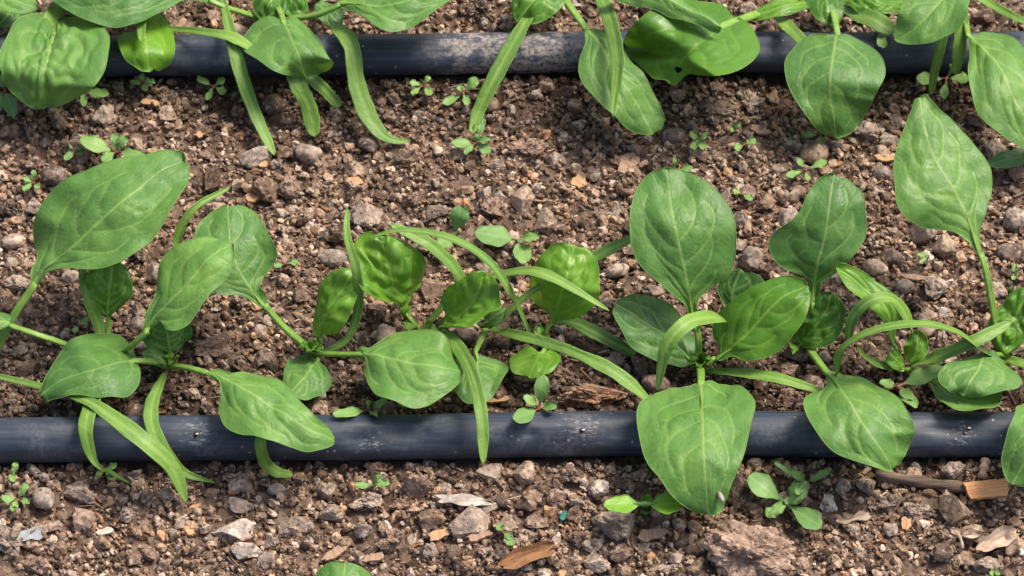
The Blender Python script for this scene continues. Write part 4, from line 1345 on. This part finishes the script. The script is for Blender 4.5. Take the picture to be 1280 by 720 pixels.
S_(1153, 292, 17, 14, 'd', 'pebble', "rounded dark pebble under the pale pointed leaf")
S_(1170, 359, 19, 18, 'l', 'stone', "pale angular stone in the gap right of the curled straps")
S_(1130, 358, 13, 10, 'g', 'pebble', "grey pebble left of the pale angular stone")
S_(1158, 323, 10, 9, 'w', 'stone', "whitish pebble above the pale angular stone")
S_(1113, 322, 16, 11, 'd', 'pebble', "dark flat pebble below the notched upright leaf")
S_(1180, 392, 9, 8, 'w', 'stone', "small whitish stone over the long arched strap")
S_(1185, 447, 14, 9, 'l', 'stone', "light grey stone under the strap crossing at right")
S_(1262, 315, 18, 12, 'd', 'pebble', "dark wide pebble at right below the bluish one")
S_(941, 323, 15, 16, 'g', 'pebble', "rounded grey pebble right of the tall broad leaf")
S_(926, 275, 15, 13, 'g', 'stone', "grey stone touching the tall broad leaf's right rim")
S_(925, 305, 10, 9, 'l', 'stone', "small pinkish stone between the two grey ones beside the tall leaf")
S_(842, 172, 17, 14, 'd', 'pebble', "dark round pebble under the folded leaf tip")
S_(942, 133, 15, 19, 'g', 'clod', "grey curved clod next to the crumbling brown mound")
S_(896, 137, 30, 22, 'd', 'clod', "crumbling dark brown mound in front of the back pipe")
S_(1086, 166, 18, 14, 'g', 'stone', "grey-brown block right of the drop-shaped leaf tip")
S_(1119, 156, 12, 11, 'd', 'stone', "dark stone beside the grey-brown block at top right")
S_(1101, 215, 14, 10, 'g', 'pebble', "grey pebble left of the pale pointed leaf")
S_(1036, 182, 17, 9, 'd', 'pebble', "dark flat pebble under the small weed at top right")
S_(992, 184, 12, 9, 'g', 'pebble', "little smooth grey pebble below the straw twig at top right")
S_(972, 212, 9, 8, 'g', 'pebble', "small dull grey pebble left of the slender weed")
S_(104, 648, 17, 20, 'c', 'stone', "upright brown block in front of the pipe at left")
S_(291, 664, 30, 16, 'w', 'stone', "big whitish stone in the foreground, left of centre", rot=.15)
S_(306, 688, 22, 15, 'w', 'stone', "whitish stone tucked under the big one in the foreground")
S_(13, 679, 19, 20, 'g', 'clod', "grey clod in the bottom left corner")
S_(42, 706, 22, 14, 'c', 'clod', "light brown clod at the bottom border, far left")
S_(68, 660, 14, 9, 'l', 'stone', "pale small stone left of the upright brown block")
S_(366, 658, 27, 13, 'g', 'stone', "long grey stone in the foreground right of the whitish pair", rot=.1)
S_(412, 643, 19, 13, 'g', 'stone', "grey wedge stone above the bottom leaf tip")
S_(410, 616, 14, 13, 'g', 'stone', "grey upright stone in front of the pipe, left of the long light clod")
S_(459, 625, 28, 15, 'l', 'clod', "long light clod carrying the flat bluish weed")
S_(522, 610, 24, 20, 'c', 'clod', "rounded tan clod beside the pale bark strip")
S_(505, 630, 18, 10, 'o', 'clod', "orange-brown lump under the rounded tan clod")
S_(586, 652, 27, 20, 'l', 'stone', "angular light grey stone below the pale bark strip")
S_(613, 592, 19, 13, 'l', 'stone', "light block touching the tip of the long strap in front of the pipe")
S_(492, 675, 26, 18, 'c', 'clod', "layered brown clod in the middle of the foreground")
S_(452, 662, 13, 12, 'g', 'stone', "grey lump between the foreground clods")
S_(335, 700, 14, 11, 'g', 'stone', "small grey stone at the bottom below the whitish pair")
S_(470, 587, 16, 11, 'b', 'clod', "round brown clod against the underside of the front pipe")
S_(553, 595, 10, 9, 'b', 'clod', "small brown ball close to the front pipe, left of the strap tip")
S_(770, 656, 29, 22, 'g', 'stone', "large angular grey stone below the oval seed leaves")
S_(695, 624, 14, 14, 'b', 'stone', "brown rounded stone left of the whitish one")
S_(747, 610, 14, 12, 'w', 'stone', "whitish faceted stone left of the oval seed leaves")
S_(745, 705, 20, 13, 'l', 'stone', "smooth tan stone at the bottom border, centre")
S_(722, 672, 14, 12, 'b', 'clod', "brown lump left of the large angular grey stone")
S_(713, 594, 20, 14, 'c', 'clod', "rough brown clod under the drip outlet in front of the pipe")
S_(775, 605, 16, 10, 'b', 'clod', "dark crumb left of the wide leaf's edge")
S_(845, 700, 9, 9, 'l', 'stone', "small tan stone at the bottom right of centre")
S_(828, 713, 20, 10, 'l', 'clod', "light clod at the bottom border left of the great clod")
S_(1190, 588, 19, 12, 'g', 'stone', "rounded grey stone behind the twig, near the pipe")
S_(1084, 607, 14, 14, 'l', 'stone', "light rough stone at the left end of the twig")
S_(1035, 630, 12, 13, 'w', 'stone', "whitish rough pebble right of the serrated seedling")
S_(1115, 630, 18, 14, 'g', 'clod', "grey clod with a hollow below the twig")
S_(1151, 636, 22, 14, 'l', 'clod', "tan angular clod below the twig, next to the hollow one")
S_(1154, 655, 12, 7, 'w', 'stone', "small white stone beneath the tan angular clod")
S_(938, 692, 62, 40, 'k', 'clod', "great crumbly brown clod at the bottom right")
S_(922, 616, 22, 22, 'd', 'clod', "dark lump right of the wide leaf's tip")
S_(1230, 706, 20, 14, 'l', 'stone', "light stone under the curled dry leaf at bottom right")
S_(745, 496, 45, 22, 'o', 'clod', "big orange-brown rock behind the front pipe", rot=.1)
S_(708, 470, 20, 12, 'b', 'clod', "brown clod just above the orange-brown rock")
S_(768, 452, 15, 12, 'l', 'clod', "light clod behind the long strap near the dark leaf")
S_(985, 499, 25, 15, 'c', 'clod', "tan clod behind the pipe under the thin strap")
S_(984, 463, 19, 10, 'c', 'clod', "crumbly tan clod above the thin strap")
S_(992, 442, 18, 17, 'd', 'stone', "dark round stone under the small crinkled leaf")
S_(420, 478, 20, 16, 'd', 'clod', "dark clod below the oval leaf, left one of two")
S_(453, 480, 13, 15, 'd', 'clod', "dark clod below the oval leaf, right one of two")
S_(474, 388, 24, 18, 'b', 'clod', "reddish brown clod below the puckered round leaf")
S_(583, 418, 16, 11, 'd', 'pebble', "dark pebble under the bright cupped leaf")
S_(772, 338, 15, 9, 'l', 'pebble', "pale flat pebble left of the tall broad leaf")
S_(815, 362, 15, 10, 'g', 'stone', "grey stone above the dark leaf")
S_(300, 375, 10, 12, 'g', 'clod', "grey lump under the long stalk, left of centre")
S_(193, 342, 13, 14, 'g', 'pebble', "rounded grey stone between the huge leaf and the pale oval leaf")
S_(172, 318, 20, 14, 'd', 'clod', "dark clod in the shade of the huge leaf")
S_(174, 406, 12, 11, 'g', 'pebble', "dull grey pebble left of the pale oval leaf's stalk")
S_(88, 347, 12, 10, 'l', 'pebble', "light stone under the huge leaf's base")
S_(55, 500, 10, 12, 'o', 'clod', "reddish lump under the draped leaf tip on the pipe's edge")
S_(24, 512, 16, 9, 'd', 'stone', "dark flat stone against the front pipe at far left")
S_(165, 595, 18, 12, 'g', 'clod', "greyish clod touched by the curled strap in front of the pipe")
S_(211, 617, 14, 12, 'l', 'clod', "light clod at the strap tip in front of the pipe")
S_(302, 608, 17, 11, 'l', 'stone', "light grey stone in front of the pipe below the wide draped leaf")
S_(300, 632, 18, 10, 'l', 'stone', "light flat stone above the big whitish one")
S_(160, 640, 9, 9, 'g', 'clod', "small grey lump right of the upright brown block")
S_(230, 207, 10, 9, 'c', 'clod', "little tan lump touching the huge leaf's tip")
S_(255, 165, 12, 9, 'b', 'clod', "brown lump near the orange flake in the middle strip")
S_(938, 12, 14, 10, 'l', 'stone', "tan stone in the plants behind the back pipe")
S_(632, 32, 12, 14, 'g', 'clod', "grey clod above the back pipe left of the strap")
S_(600, 12, 20, 14, 'd', 'clod', "dark clod at the top border, centre")

# ------------------------------------------------------------------ chips, twigs and scraps


def chip(px, py, lx, ly, ang, th, mat, name, label, cat, z=1.6, bend=0.0, tilt=0.0, seed=0, jag=.12, roll_=0.0, neat=False):
    """a thin splinter or flake with ragged ends and real thickness"""
    r = np.random.default_rng(300 + seed + int(px))
    s = mmpp(px, py)
    nx, ny = 14, 5
    u = np.linspace(-1, 1, nx)
    w = np.linspace(-1, 1, ny)
    U, W = np.meshgrid(u, w, indexing='ij')
    e = 1 + (jag + .22) * pnoise(np.stack([W.ravel() * 1.1 + px * .37, U.ravel() * .3 + px, np.zeros(U.size)], 1)).reshape(U.shape)
    tp = r.uniform(-.28, .28)
    wd = (1 - r.uniform(.25, .6) * np.abs(U) ** r.uniform(2, 4)) * (1 + jag * np.sin(U * 5 + px)) * (1 + tp * U)
    if neat:
        wd = 1 + .04 * np.sin(U * 9)
        e = 1 + .10 * W + .05 * np.sin(W * 7)
    W = W + (0 if neat else 1) * r.uniform(-.35, .35) * U ** 2 + (.25 if neat else 1) * .2 * pnoise(np.stack([U.ravel() * 2.6 + px, np.sign(W.ravel()) * 5, np.zeros(U.size)], 1)).reshape(U.shape)
    x = U * e * lx * s * .5
    y = W * wd * ly * s * .5
    z_ = bend * (U ** 2) * lx * s + roll_ * (W ** 2) * ly * s + .15 * th * pnoise(np.stack([U.ravel() * 3 + px, W.ravel() * 3, np.ones(U.size)], 1)).reshape(U.shape)
    top = np.stack([x, y, z_ + th * .5], 2).reshape(-1, 3)
    bot = np.stack([x, y, z_ - th * .5], 2).reshape(-1, 3)
    n = nx * ny
    F = []
    for i in range(nx - 1):
        for j in range(ny - 1):
            k = i * ny + j
            F.append([k, k + ny, k + ny + 1, k + 1])
            F.append([n + k, n + k + 1, n + k + ny + 1, n + k + ny])
    b = [i * ny for i in range(nx)] + [(nx - 1) * ny + j for j in range(1, ny)] + [i * ny + ny - 1 for i in range(nx - 2, -1, -1)] + [j for j in range(ny - 2, 0, -1)]
    for k in range(len(b)):
        p0, p1 = b[k], b[(k + 1) % len(b)]
        F.append([p0, p1, n + p1, n + p0])
    v = np.vstack([top, bot])
    R = Matrix.Rotation(math.radians(ang), 3, 'Z') @ Matrix.Rotation(math.radians(tilt), 3, 'X')
    g = float(ground_z([at(px, py)[0]], [at(px, py)[1]])[0]) * 1000
    me = bpy.data.meshes.new(name)
    fill_mesh(me, np.asarray(v, np.float32), np.array(F, np.int32), False)
    me.materials.append(mat)
    o = bpy.data.objects.new(name, me)
    o.rotation_euler = R.to_euler()
    o.location = at(px, py, g + z).tolist()
    col.objects.link(o)
    tag(o, label, cat)
    return o


chip(1234, 612, 52, 23, 7, .0016, M['orange'], "wood_chip", "bright orange wood chip under the front pipe at right", "wood chip", 3.4, tilt=14, jag=.05, neat=True)
chip(785, 207, 38, 22, 68, .0011, M['wood2'], "wood_chip", "long pinkish wood chip left of the tall broad leaf's tip", "wood chip", 1.8, tilt=8)
chip(724, 228, 17, 18, 60, .0010, M['wood'], "wood_chip", "small square orange chip in the middle strip", "wood chip", 1.6)
chip(252, 166, 17, 10, 60, .0007, M['wood'], "wood_chip", "oval orange flake near the strap tips", "wood chip", 2.0, bend=.05, jag=.3)
chip(187, 128, 22, 9, -14, .0008, M['wood'], "wood_chip", "slender orange chip below the back pipe at left", "wood chip", 1.6)
chip(199, 151, 20, 9, 38, .0008, M['wood2'], "wood_chip", "reddish chip below the slender orange one", "wood chip", 1.6)
chip(326, 204, 18, 11, -40, .0010, M['wood'], "wood_chip", "tan flake under the strap tip in the middle strip", "wood chip", 1.6)
chip(443, 228, 17, 16, 25, .0012, M['wood'], "wood_chip", "pale orange flake in the middle strip left of centre", "wood chip", 1.8)
chip(317, 247, 18, 13, 20, .0010, M['wood'], "wood_chip", "yellowish flake above the dark green stalked leaf", "wood chip", 1.6)
chip(951, 163, 24, 12, -24, .0010, M['wood2'], "wood_chip", "peach wood flake right of the dark weed pair", "wood chip", 1.8)
chip(1108, 197, 26, 12, -3, .0008, M['wood'], "dry_leaflet", "oval rust flake left of the pale pointed leaf", "flake", 1.6, bend=.04)
chip(579, 625, 60, 13, -6, .0016, M['pale'], "bark_strip", "pale bark strip in the foreground, centre", "bark", 3.0, bend=-.02, tilt=25, jag=.25)
chip(657, 694, 70, 22, 22, .0007, M['drybrown'], "dry_leaf", "curled brown dead leaf at the bottom, centre", "dead leaf", 3.0, bend=.06, tilt=30, roll_=.3)
chip(1244, 676, 56, 22, 30, .0006, M['dry'], "dry_leaf", "curled cream dead leaf at the bottom right", "dead leaf", 3.5, bend=.04, tilt=24, roll_=.35)
chip(1205, 668, 36, 10, -12, .0006, M['dry'], "dry_leaf", "tan shrivelled leaf scrap left of the cream dead leaf", "dead leaf", 2.2, bend=.04, tilt=10, roll_=.3)
chip(1066, 648, 40, 12, 14, .0007, M['dry'], "dry_leaf", "shredded pale leaf scrap below the serrated seedling", "dead leaf", 2.0, bend=.05, jag=.4)
chip(1133, 655, 12, 18, 5, .0012, M['wood'], "wood_chip", "small orange peg under the hollow grey clod", "wood chip", 2.0)
chip(36, 668, 30, 14, 16, .0005, M['bluewhite'], "scrap", "bluish white scrap leaning on the corner clod", "scrap", 4.0, tilt=30, bend=.05)
chip(130, 665, 20, 9, 20, .0008, M['pale'], "flake", "white flake right of the upright brown block", "flake", 2.0)
chip(330, 187, 22, 14, 30, .0010, M['pale'], "flake", "white flake beside the strap tip in the middle strip", "flake", 1.6, jag=.35)
chip(705, 645, 9, 14, -20, .0006, M['teal'], "scrap", "tiny teal green scrap in the foreground, centre", "scrap", 2.4)
chip(600, 670, 30, 10, 20, .0010, M['wood2'], "wood_chip", "brown splinter under the angular light grey stone", "wood chip", 2.0)
chip(418, 692, 34, 12, 40, .0009, M['wood2'], "wood_chip", "brown splinter above the bottom leaf tip", "wood chip", 2.4)
chip(463, 698, 30, 10, 12, .0009, M['wood2'], "wood_chip", "tan splinter right of the bottom leaf tip", "wood chip", 2.4)
chip(550, 668, 28, 12, 24, .0010, M['wood'], "wood_chip", "light wood chip left of the angular light grey stone", "wood chip", 2.6, tilt=10)
chip(815, 668, 34, 14, 12, .0010, M['wood2'], "wood_chip", "brown bark flake right of the large angular grey stone", "wood chip", 2.4, bend=.05, tilt=18)
chip(88, 562 + 22, 9, 9, 0, .0010, M['wood'], "wood_chip", "tiny orange chip under the front pipe at left", "wood chip", 1.5)
chip(620, 500, 30, 8, 6, .0010, M['wood'], "wood_chip", "orange splinter behind the pipe by the bluish weed", "wood chip", 2.0)
chip(656, 474, 28, 7, -8, .0010, M['wood2'], "wood_chip", "brown splinter below the small round leaf", "wood chip", 2.0)
chip(1145, 347, 34, 8, -8, .0009, M['wood2'], "wood_chip", "tan sliver left of the pale angular stone", "wood chip", 2.4)
chip(1180, 497, 20, 7, 50, .0008, M['wood2'], "wood_chip", "thin tan splinter behind the pipe under the right plant", "wood chip", 2.0)


def twig(pts, rad, label, name="twig", mat=None):
    P = []
    for (x, y, z) in pts:
        g = float(ground_z([at(x, y)[0]], [at(x, y)[1]])[0]) * 1000
        P.append(at(x, y, max(g, 0) + z))
    C, _ = spline(P, 30)
    r = rad * (1 + .18 * np.sin(np.linspace(0, 17, 30)))
    r[0] *= .6
    r[-1] *= .5
    o = tube(name, C, r, mat or M['twig'], None, k=9)
    tag(o, label, "twig")


twig([(1095, 592, 2.6), (1125, 598, 3.2), (1165, 604, 3.0), (1212, 611, 2.4)], .0019, "long brown twig lying in front of the pipe at right")
twig([(973, 160, 2), (984, 178, 2)], .0007, "straw twig above the little smooth pebble at top right", mat=M['wood2'])
twig([(1008, 173, 2), (1010, 182, 2), (1016, 191, 1.5)], .0005, "bent straw thread under the drop-shaped leaf", mat=M['wood2'])
twig([(978, 183, 1.5), (969, 197, 1.5)], .0005, "short straw thread left of the little smooth pebble", mat=M['wood2'])
twig([(1224, 605, 4), (1216, 622, 2.5), (1210, 632, 2)], .0008, "grey stick crossing the long twig's right end", mat=M['twig'])
twig([(1232, 575, 4), (1229, 588, 2.5), (1227, 600, 2)], .0016, "brown stub under the pipe above the orange chip", mat=M['wood2'])
twig([(520, 585, 2.5), (525, 594, 2), (533, 600, 1.5)], .0006, "thin rootlet under the front pipe, centre", mat=M['twig'])
twig([(1190, 660, 2), (1200, 672, 2.5), (1203, 686, 2)], .0006, "tan stalk beside the shrivelled leaf scrap", mat=M['dry'])
twig([(660, 250, 1.5), (683, 252, 1.6)], .0004, "thin straw in the middle strip right of the round clod", mat=M['wood2'])

# ------------------------------------------------------------------ loose clods and crumbs of the soil


def frame_pts(n, r, margin=40):
    px = r.uniform(-margin, 1280 + margin, n)
    py = r.uniform(-margin, 720 + margin, n)
    return np.array([at(a, b, 0)[:2] for a, b in zip(px, py)])


def near_pipe(x, y, d):
    return (np.abs(y - pipe_y('f', x)) < d) | (np.abs(y - pipe_y('b', x)) < d)


PAL = 2.5 * np.array([(0.032, 0.022, 0.0155), (0.068, 0.046, 0.032), (0.114, 0.078, 0.051), (0.162, 0.112, 0.075), (0.212, 0.153, 0.106), (0.166, 0.138, 0.112), (0.282, 0.231, 0.184), (0.250, 0.140, 0.075)])
PW = np.array([.13, .15, .17, .17, .15, .11, .09, .03])


def pick_cols(n, r, damp_shade_v):
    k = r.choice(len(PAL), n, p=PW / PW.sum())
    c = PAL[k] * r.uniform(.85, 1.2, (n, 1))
    return c * (1 - .60 * damp_shade_v[:, None])


# 300 singles that show largest, sharing a few shapes
rS = np.random.default_rng(21)
shape_sets = {}
KINDS = [("soil_clod", 'clod', "clod", .60, 5), ("stone", 'stone', "stone", .34, 7), ("pebble", 'pebble', "pebble", .13, 1)]
STRIPS = [("in front of the front pipe", "in the foreground strip"), ("in the strip between the two pipes", "between the pipes"), ("behind the back pipe", "behind the back pipe")]
CT = [("dark brown", (0.115, 0.079, 0.056)), ("mid brown", (0.240, 0.166, 0.117)), ("light tan", (0.420, 0.320, 0.240)), ("grey", (0.360, 0.303, 0.250))]
for (nm, mt, cat, rough, cuts) in KINDS:
    for ci, (cn, cc) in enumerate(CT):
        for v_ in range(3):
            v, f = blob(3, 4000 + len(shape_sets) * 13, rough, 1.0, cuts)
            v = v / np.abs(v).max(0)
            me = bpy.data.meshes.new(nm)
            fill_mesh(me, v.astype(np.float32), f, nm == 'pebble')
            me.materials.append(M[mt])
            n = pnoise(v * 1.3 + len(shape_sets))
            cattr(me, "Col", np.clip(np.array(cc)[None, :] * (1 + .3 * n[:, None]), .01, .8))
            shape_sets[(nm, ci, v_)] = me
MARKS = [(60, 80, "the puckered heart leaf"), (184, 55, "the small folded pale leaf"), (267, 108, "the upper left weed"), (315, 150, "the first top strap"),
         (360, 60, "the top heart leaf"), (450, 110, "the wide curling strap"), (385, 191, "the pebble under strap tips"), (528, 107, "the pale upper weed"),
         (618, 110, "the leaning top strap"), (594, 179, "the grey-green weed"), (775, 110, "the folded leaf"), (865, 60, "the leaf with a hole"), (871, 177, "the bright green weed"),
         (1045, 110, "the drop-shaped leaf"), (1183, 98, "the purple-stemmed weed"), (1180, 210, "the pale pointed leaf"), (1250, 110, "the corner leaf"), (145, 190, "the largest weed"), (140, 265, "the huge leaf"),
         (45, 228, "the round dark pebble"), (60, 380, "the huge leaf's stalk"), (245, 355, "the pale oval leaf"), (300, 310, "the half-hidden round leaf"), (110, 458, "the draped leaf at left"), (262, 436, "the large brown stone"),
         (345, 512, "the long draped leaf"), (365, 234, "the faceted brown stone"), (415, 323, "the smooth oval pebble"), (420, 378, "the small crinkled leaf"), (488, 340, "the puckered round leaf"), (457, 270, "the light grey block"),
         (520, 458, "the flat oval leaf"), (590, 378, "the cupped bright leaf"), (640, 295, "the round-leaved weed"), (617, 262, "the round tan clod"), (708, 350, "the glossy bright leaf"), (668, 456, "the small round leaf"), (602, 520, "the strap over the pipe"),
         (745, 496, "the orange-brown rock"), (785, 207, "the pinkish wood chip"), (694, 200, "the light angular stone"), (724, 228, "the square orange chip"), (850, 300, "the tall broad leaf"), (820, 415, "the dark leaf"), (950, 400, "the shiny oval leaf"),
         (1025, 290, "the notched upright leaf"), (1028, 402, "the glossy crinkled leaf"), (880, 560, "the widest front leaf"), (1075, 528, "the heart leaf on the pipe"), (1120, 412, "the long arched strap"), (1170, 359, "the pale angular stone"),
         (1240, 360, "the long stalk at right"), (1225, 480, "the doubled leaf"), (1268, 274, "the bluish pebble"), (985, 499, "the strap-side tan clod"), (22, 625, "the weed at far left"), (104, 648, "the upright brown block"), (230, 620, "the foreground strap tip"),
         (291, 664, "the big whitish stone"), (366, 658, "the long grey stone"), (459, 625, "the long light clod"), (522, 610, "the rounded tan clod"), (586, 652, "the angular light grey stone"), (579, 625, "the pale bark strip"), (431, 710, "the bottom leaf tip"),
         (657, 694, "the curled brown dead leaf"), (705, 645, "the teal scrap"), (747, 610, "the whitish faceted stone"), (770, 656, "the large angular grey stone"), (806, 630, "the oval seed leaves"), (938, 692, "the great clod"), (982, 630, "the serrated seedling"),
         (1095, 592, "the twig's left end"), (1190, 588, "the twig's grey stone"), (1234, 613, "the bright orange chip"), (1151, 636, "the tan angular clod"), (1244, 676, "the cream dead leaf"), (500, 20, "the broad top leaf"), (970, 20, "the top plant's wide stalk"), (680, 10, "the crinkled top leaf"), (1160, 15, "the top right pale leaf")]
cand = frame_pts(2500, rS, 0)
cnt = 0
LOOSE = {}
plist = list(PLACED)
for (x, y) in cand:
    if cnt >= 480:
        break
    rad = rS.choice([.0022, .0027, .0033, .0041, .0052], p=[.25, .29, .24, .14, .08])
    if near_pipe(np.array([x]), np.array([y]), .0085 + rad)[0]:
        continue
    if any((x - a) ** 2 + (y - b) ** 2 < (c * .8 + rad * .8) ** 2 for a, b, c in plist):
        continue
    plist.append((x, y, rad))
    nm, mt, cat, _, _ = KINDS[rS.choice(3, p=[.58, .30, .12])]
    wet_shade = damp(np.array([x]), np.array([y]))[0]
    ci = rS.choice(4, p=[.45, .38, .05, .12] if wet_shade > .45 else [.10, .40, .32, .18])
    o = bpy.data.objects.new(nm, shape_sets[(nm, ci, int(rS.integers(3)))])
    g = float(ground_z([x], [y])[0])
    o.scale = (rad * rS.uniform(.9, 1.35), rad * rS.uniform(.8, 1.1), rad * rS.uniform(.65, .95))
    o.rotation_euler = (rS.uniform(-.3, .3), rS.uniform(-.3, .3), rS.uniform(0, 6.28))
    o.location = (x, y, g + rad * .5)
    col.objects.link(o)
    st = 0 if y < pipe_y('f', x) else (1 if y < pipe_y('b', x) else 2)
    qp = pix(np.array([x, y, g]))
    lm = min(MARKS, key=lambda m: (m[0] - qp[0]) ** 2 + (m[1] - qp[1]) ** 2 * 1.4)
    dx, dy = qp[0] - lm[0], qp[1] - lm[1]
    where = ("right of" if dx > 0 else "left of") if abs(dx) > abs(dy) else ("in front of" if dy > 0 else "behind")
    size = "tiny" if rad < .0023 else ("small" if rad < .0029 else "larger")
    tag(o, f"{size} {CT[ci][0]} {cat} {where} {lm[2]}", cat, f"small {CT[ci][0]} {cat}s {STRIPS[st][1]}")
    LOOSE.setdefault(o["label"], []).append((qp[0], o))
    cnt += 1
for lab, lst in LOOSE.items():
    lst.sort(key=lambda q: q[0])
    names = {2: ("left one of two", "right one of two"), 3: ("leftmost of three", "middle of three", "rightmost of three")}.get(len(lst))
    if names:
        for (_, o), w in zip(lst, names):
            o["label"] = lab + ", " + w


def scatter(name, label, n, smin, smax, powr, sub, mat, seed, lift=.3, clear=.006, kinds=10, cutn=3, flat=(.55, .95), rough=.35, group=None, margin=.03, ring=False):
    r = np.random.default_rng(seed)
    x = r.uniform(-.19 - margin, .19 + margin, n)
    y = r.uniform(-.105 - margin, .16 + margin, n)
    # a little clumping
    keep = pnoise(np.stack([x / .02, y / .02, np.full(n, seed * .31)], 1)) > r.uniform(-.9, .45, n)
    keep &= ~near_pipe(x, y, clear)
    if ring:
        keep &= (np.abs(x) > .215) | (y < -.13) | (y > .185)
    x, y = x[keep], y[keep]
    n = len(x)
    sz = smin + (smax - smin) * r.random(n) ** powr
    z = ground_z(x, y) + sz * lift
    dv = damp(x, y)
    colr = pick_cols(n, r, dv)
    q = r.normal(size=(n, 4))
    q /= np.linalg.norm(q, axis=1)[:, None]
    w_, a_, b_, c_ = q.T
    R = np.stack([1 - 2 * (b_ * b_ + c_ * c_), 2 * (a_ * b_ - c_ * w_), 2 * (a_ * c_ + b_ * w_),
                  2 * (a_ * b_ + c_ * w_), 1 - 2 * (a_ * a_ + c_ * c_), 2 * (b_ * c_ - a_ * w_),
                  2 * (a_ * c_ - b_ * w_), 2 * (b_ * c_ + a_ * w_), 1 - 2 * (a_ * a_ + b_ * b_)], 1).reshape(n, 3, 3)
    sc = np.stack([r.uniform(.8, 1.3, n), r.uniform(.7, 1.1, n), r.uniform(flat[0], flat[1], n)], 1) * sz[:, None]
    base = [blob(sub, seed * 50 + k, rough, 1.0, cutn) for k in range(kinds)]
    kd = r.integers(0, kinds, n)
    VV, FF, CC = [], [], []
    n0 = 0
    for k in range(kinds):
        idx = np.where(kd == k)[0]
        v, f = base[k]
        m = len(v)
        W = np.einsum('nij,nkj->nki', R[idx], v[None, :, :] * sc[idx][:, None, :])
        W += np.stack([x[idx], y[idx], z[idx]], 1)[:, None, :]
        VV.append(W.reshape(-1, 3))
        FF.append((f[None] + (n0 + np.arange(len(idx)) * m)[:, None, None]).reshape(-1, 3))
        cc = np.repeat(colr[idx], m, 0)
        CC.append(cc)
        n0 += len(idx) * m
    o = mesh_obj(name, np.vstack(VV), np.vstack(FF), mat, None, smooth=False)
    cattr(o.data, "Col", np.vstack(CC))
    o["kind"] = "stuff"
    o["label"] = label
    o["category"] = "soil"
    return o


scatter("soil_crumbs", "coarse brown soil crumbs covering the bed", 11500, .0011, .0025, 1.4, 2, M['crumb'], 31, .45, cutn=5, rough=.5)
scatter("soil_granules", "angular brown soil granules between the coarse crumbs", 46000, .0005, .0014, 1.2, 1, M['crumb'], 33, .55, .0066, rough=.5, cutn=2)
scatter("fine_soil_grains", "fine brown soil grains between the crumbs", 18000, .0003, .0006, 1.2, 1, M['crumb'], 32, .7, .0068, rough=.5, cutn=1)

scatter("outer_soil_crumbs", "brown soil crumbs of the bed around the planted rows", 15000, .0009, .0026, 1.3, 1, M['crumb'], 36, .45, rough=.5, cutn=2, margin=.15, ring=True)


def fibres(n, seed):
    """short bits of straw, root and bark strewn over the soil, joined into one litter"""
    r = np.random.default_rng(seed)
    x = r.uniform(-.21, .21, n)
    y = r.uniform(-.12, .18, n)
    k = ~near_pipe(x, y, .0075)
    x, y = x[k], y[k]
    n = len(x)
    L = r.uniform(.0012, .0045, n) * np.where(r.random(n) < .08, 1.8, 1)
    w = r.uniform(.00012, .00045, n)
    fl = r.random(n) < .4
    w[fl] *= 2.2
    L[fl] *= .6
    a = r.uniform(0, 6.28, n)
    ti = r.normal(0, .22, n)
    d = np.stack([np.cos(a) * np.cos(ti), np.sin(a) * np.cos(ti), np.sin(ti)], 1)
    s = np.stack([-np.sin(a), np.cos(a), np.zeros(n)], 1)
    u = np.cross(d, s)
    c = np.stack([x, y, ground_z(x, y) + r.uniform(.0005, .0014, n)], 1)
    V = []
    th = np.minimum(w, .00022)
    for i, j, k_ in [(-1, -1, -1), (1, -1, -1), (1, 1, -1), (-1, 1, -1), (-1, -1, 1), (1, -1, 1), (1, 1, 1), (-1, 1, 1)]:
        ww = w * (1 if i < 0 else .6)
        V.append(c + d * (i * L / 2)[:, None] + s * (j * ww)[:, None] + u * (k_ * th)[:, None])
    V = np.stack(V, 1).reshape(-1, 3)
    q = np.array([(0, 3, 2, 1), (4, 5, 6, 7), (0, 1, 5, 4), (1, 2, 6, 5), (2, 3, 7, 6), (3, 0, 4, 7)])
    F = (q[None] + (np.arange(n) * 8)[:, None, None]).reshape(-1, 4)
    o = mesh_obj("straw_litter", V, F, M['straw'], None, smooth=False)
    P = np.array([(0.30, 0.155, 0.075), (0.24, 0.150, 0.095), (0.36, 0.265, 0.180), (0.15, 0.080, 0.045), (0.42, 0.36, 0.29), (0.09, 0.055, 0.038)])
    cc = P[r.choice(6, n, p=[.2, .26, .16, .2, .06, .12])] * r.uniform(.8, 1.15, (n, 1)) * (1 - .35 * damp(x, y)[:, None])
    cattr(o.data, "Col", np.repeat(cc, 8, 0))
    o["kind"] = "stuff"
    o["label"] = "fine straw, root and bark litter strewn over the soil"
    o["category"] = "litter"


fibres(6500, 71)
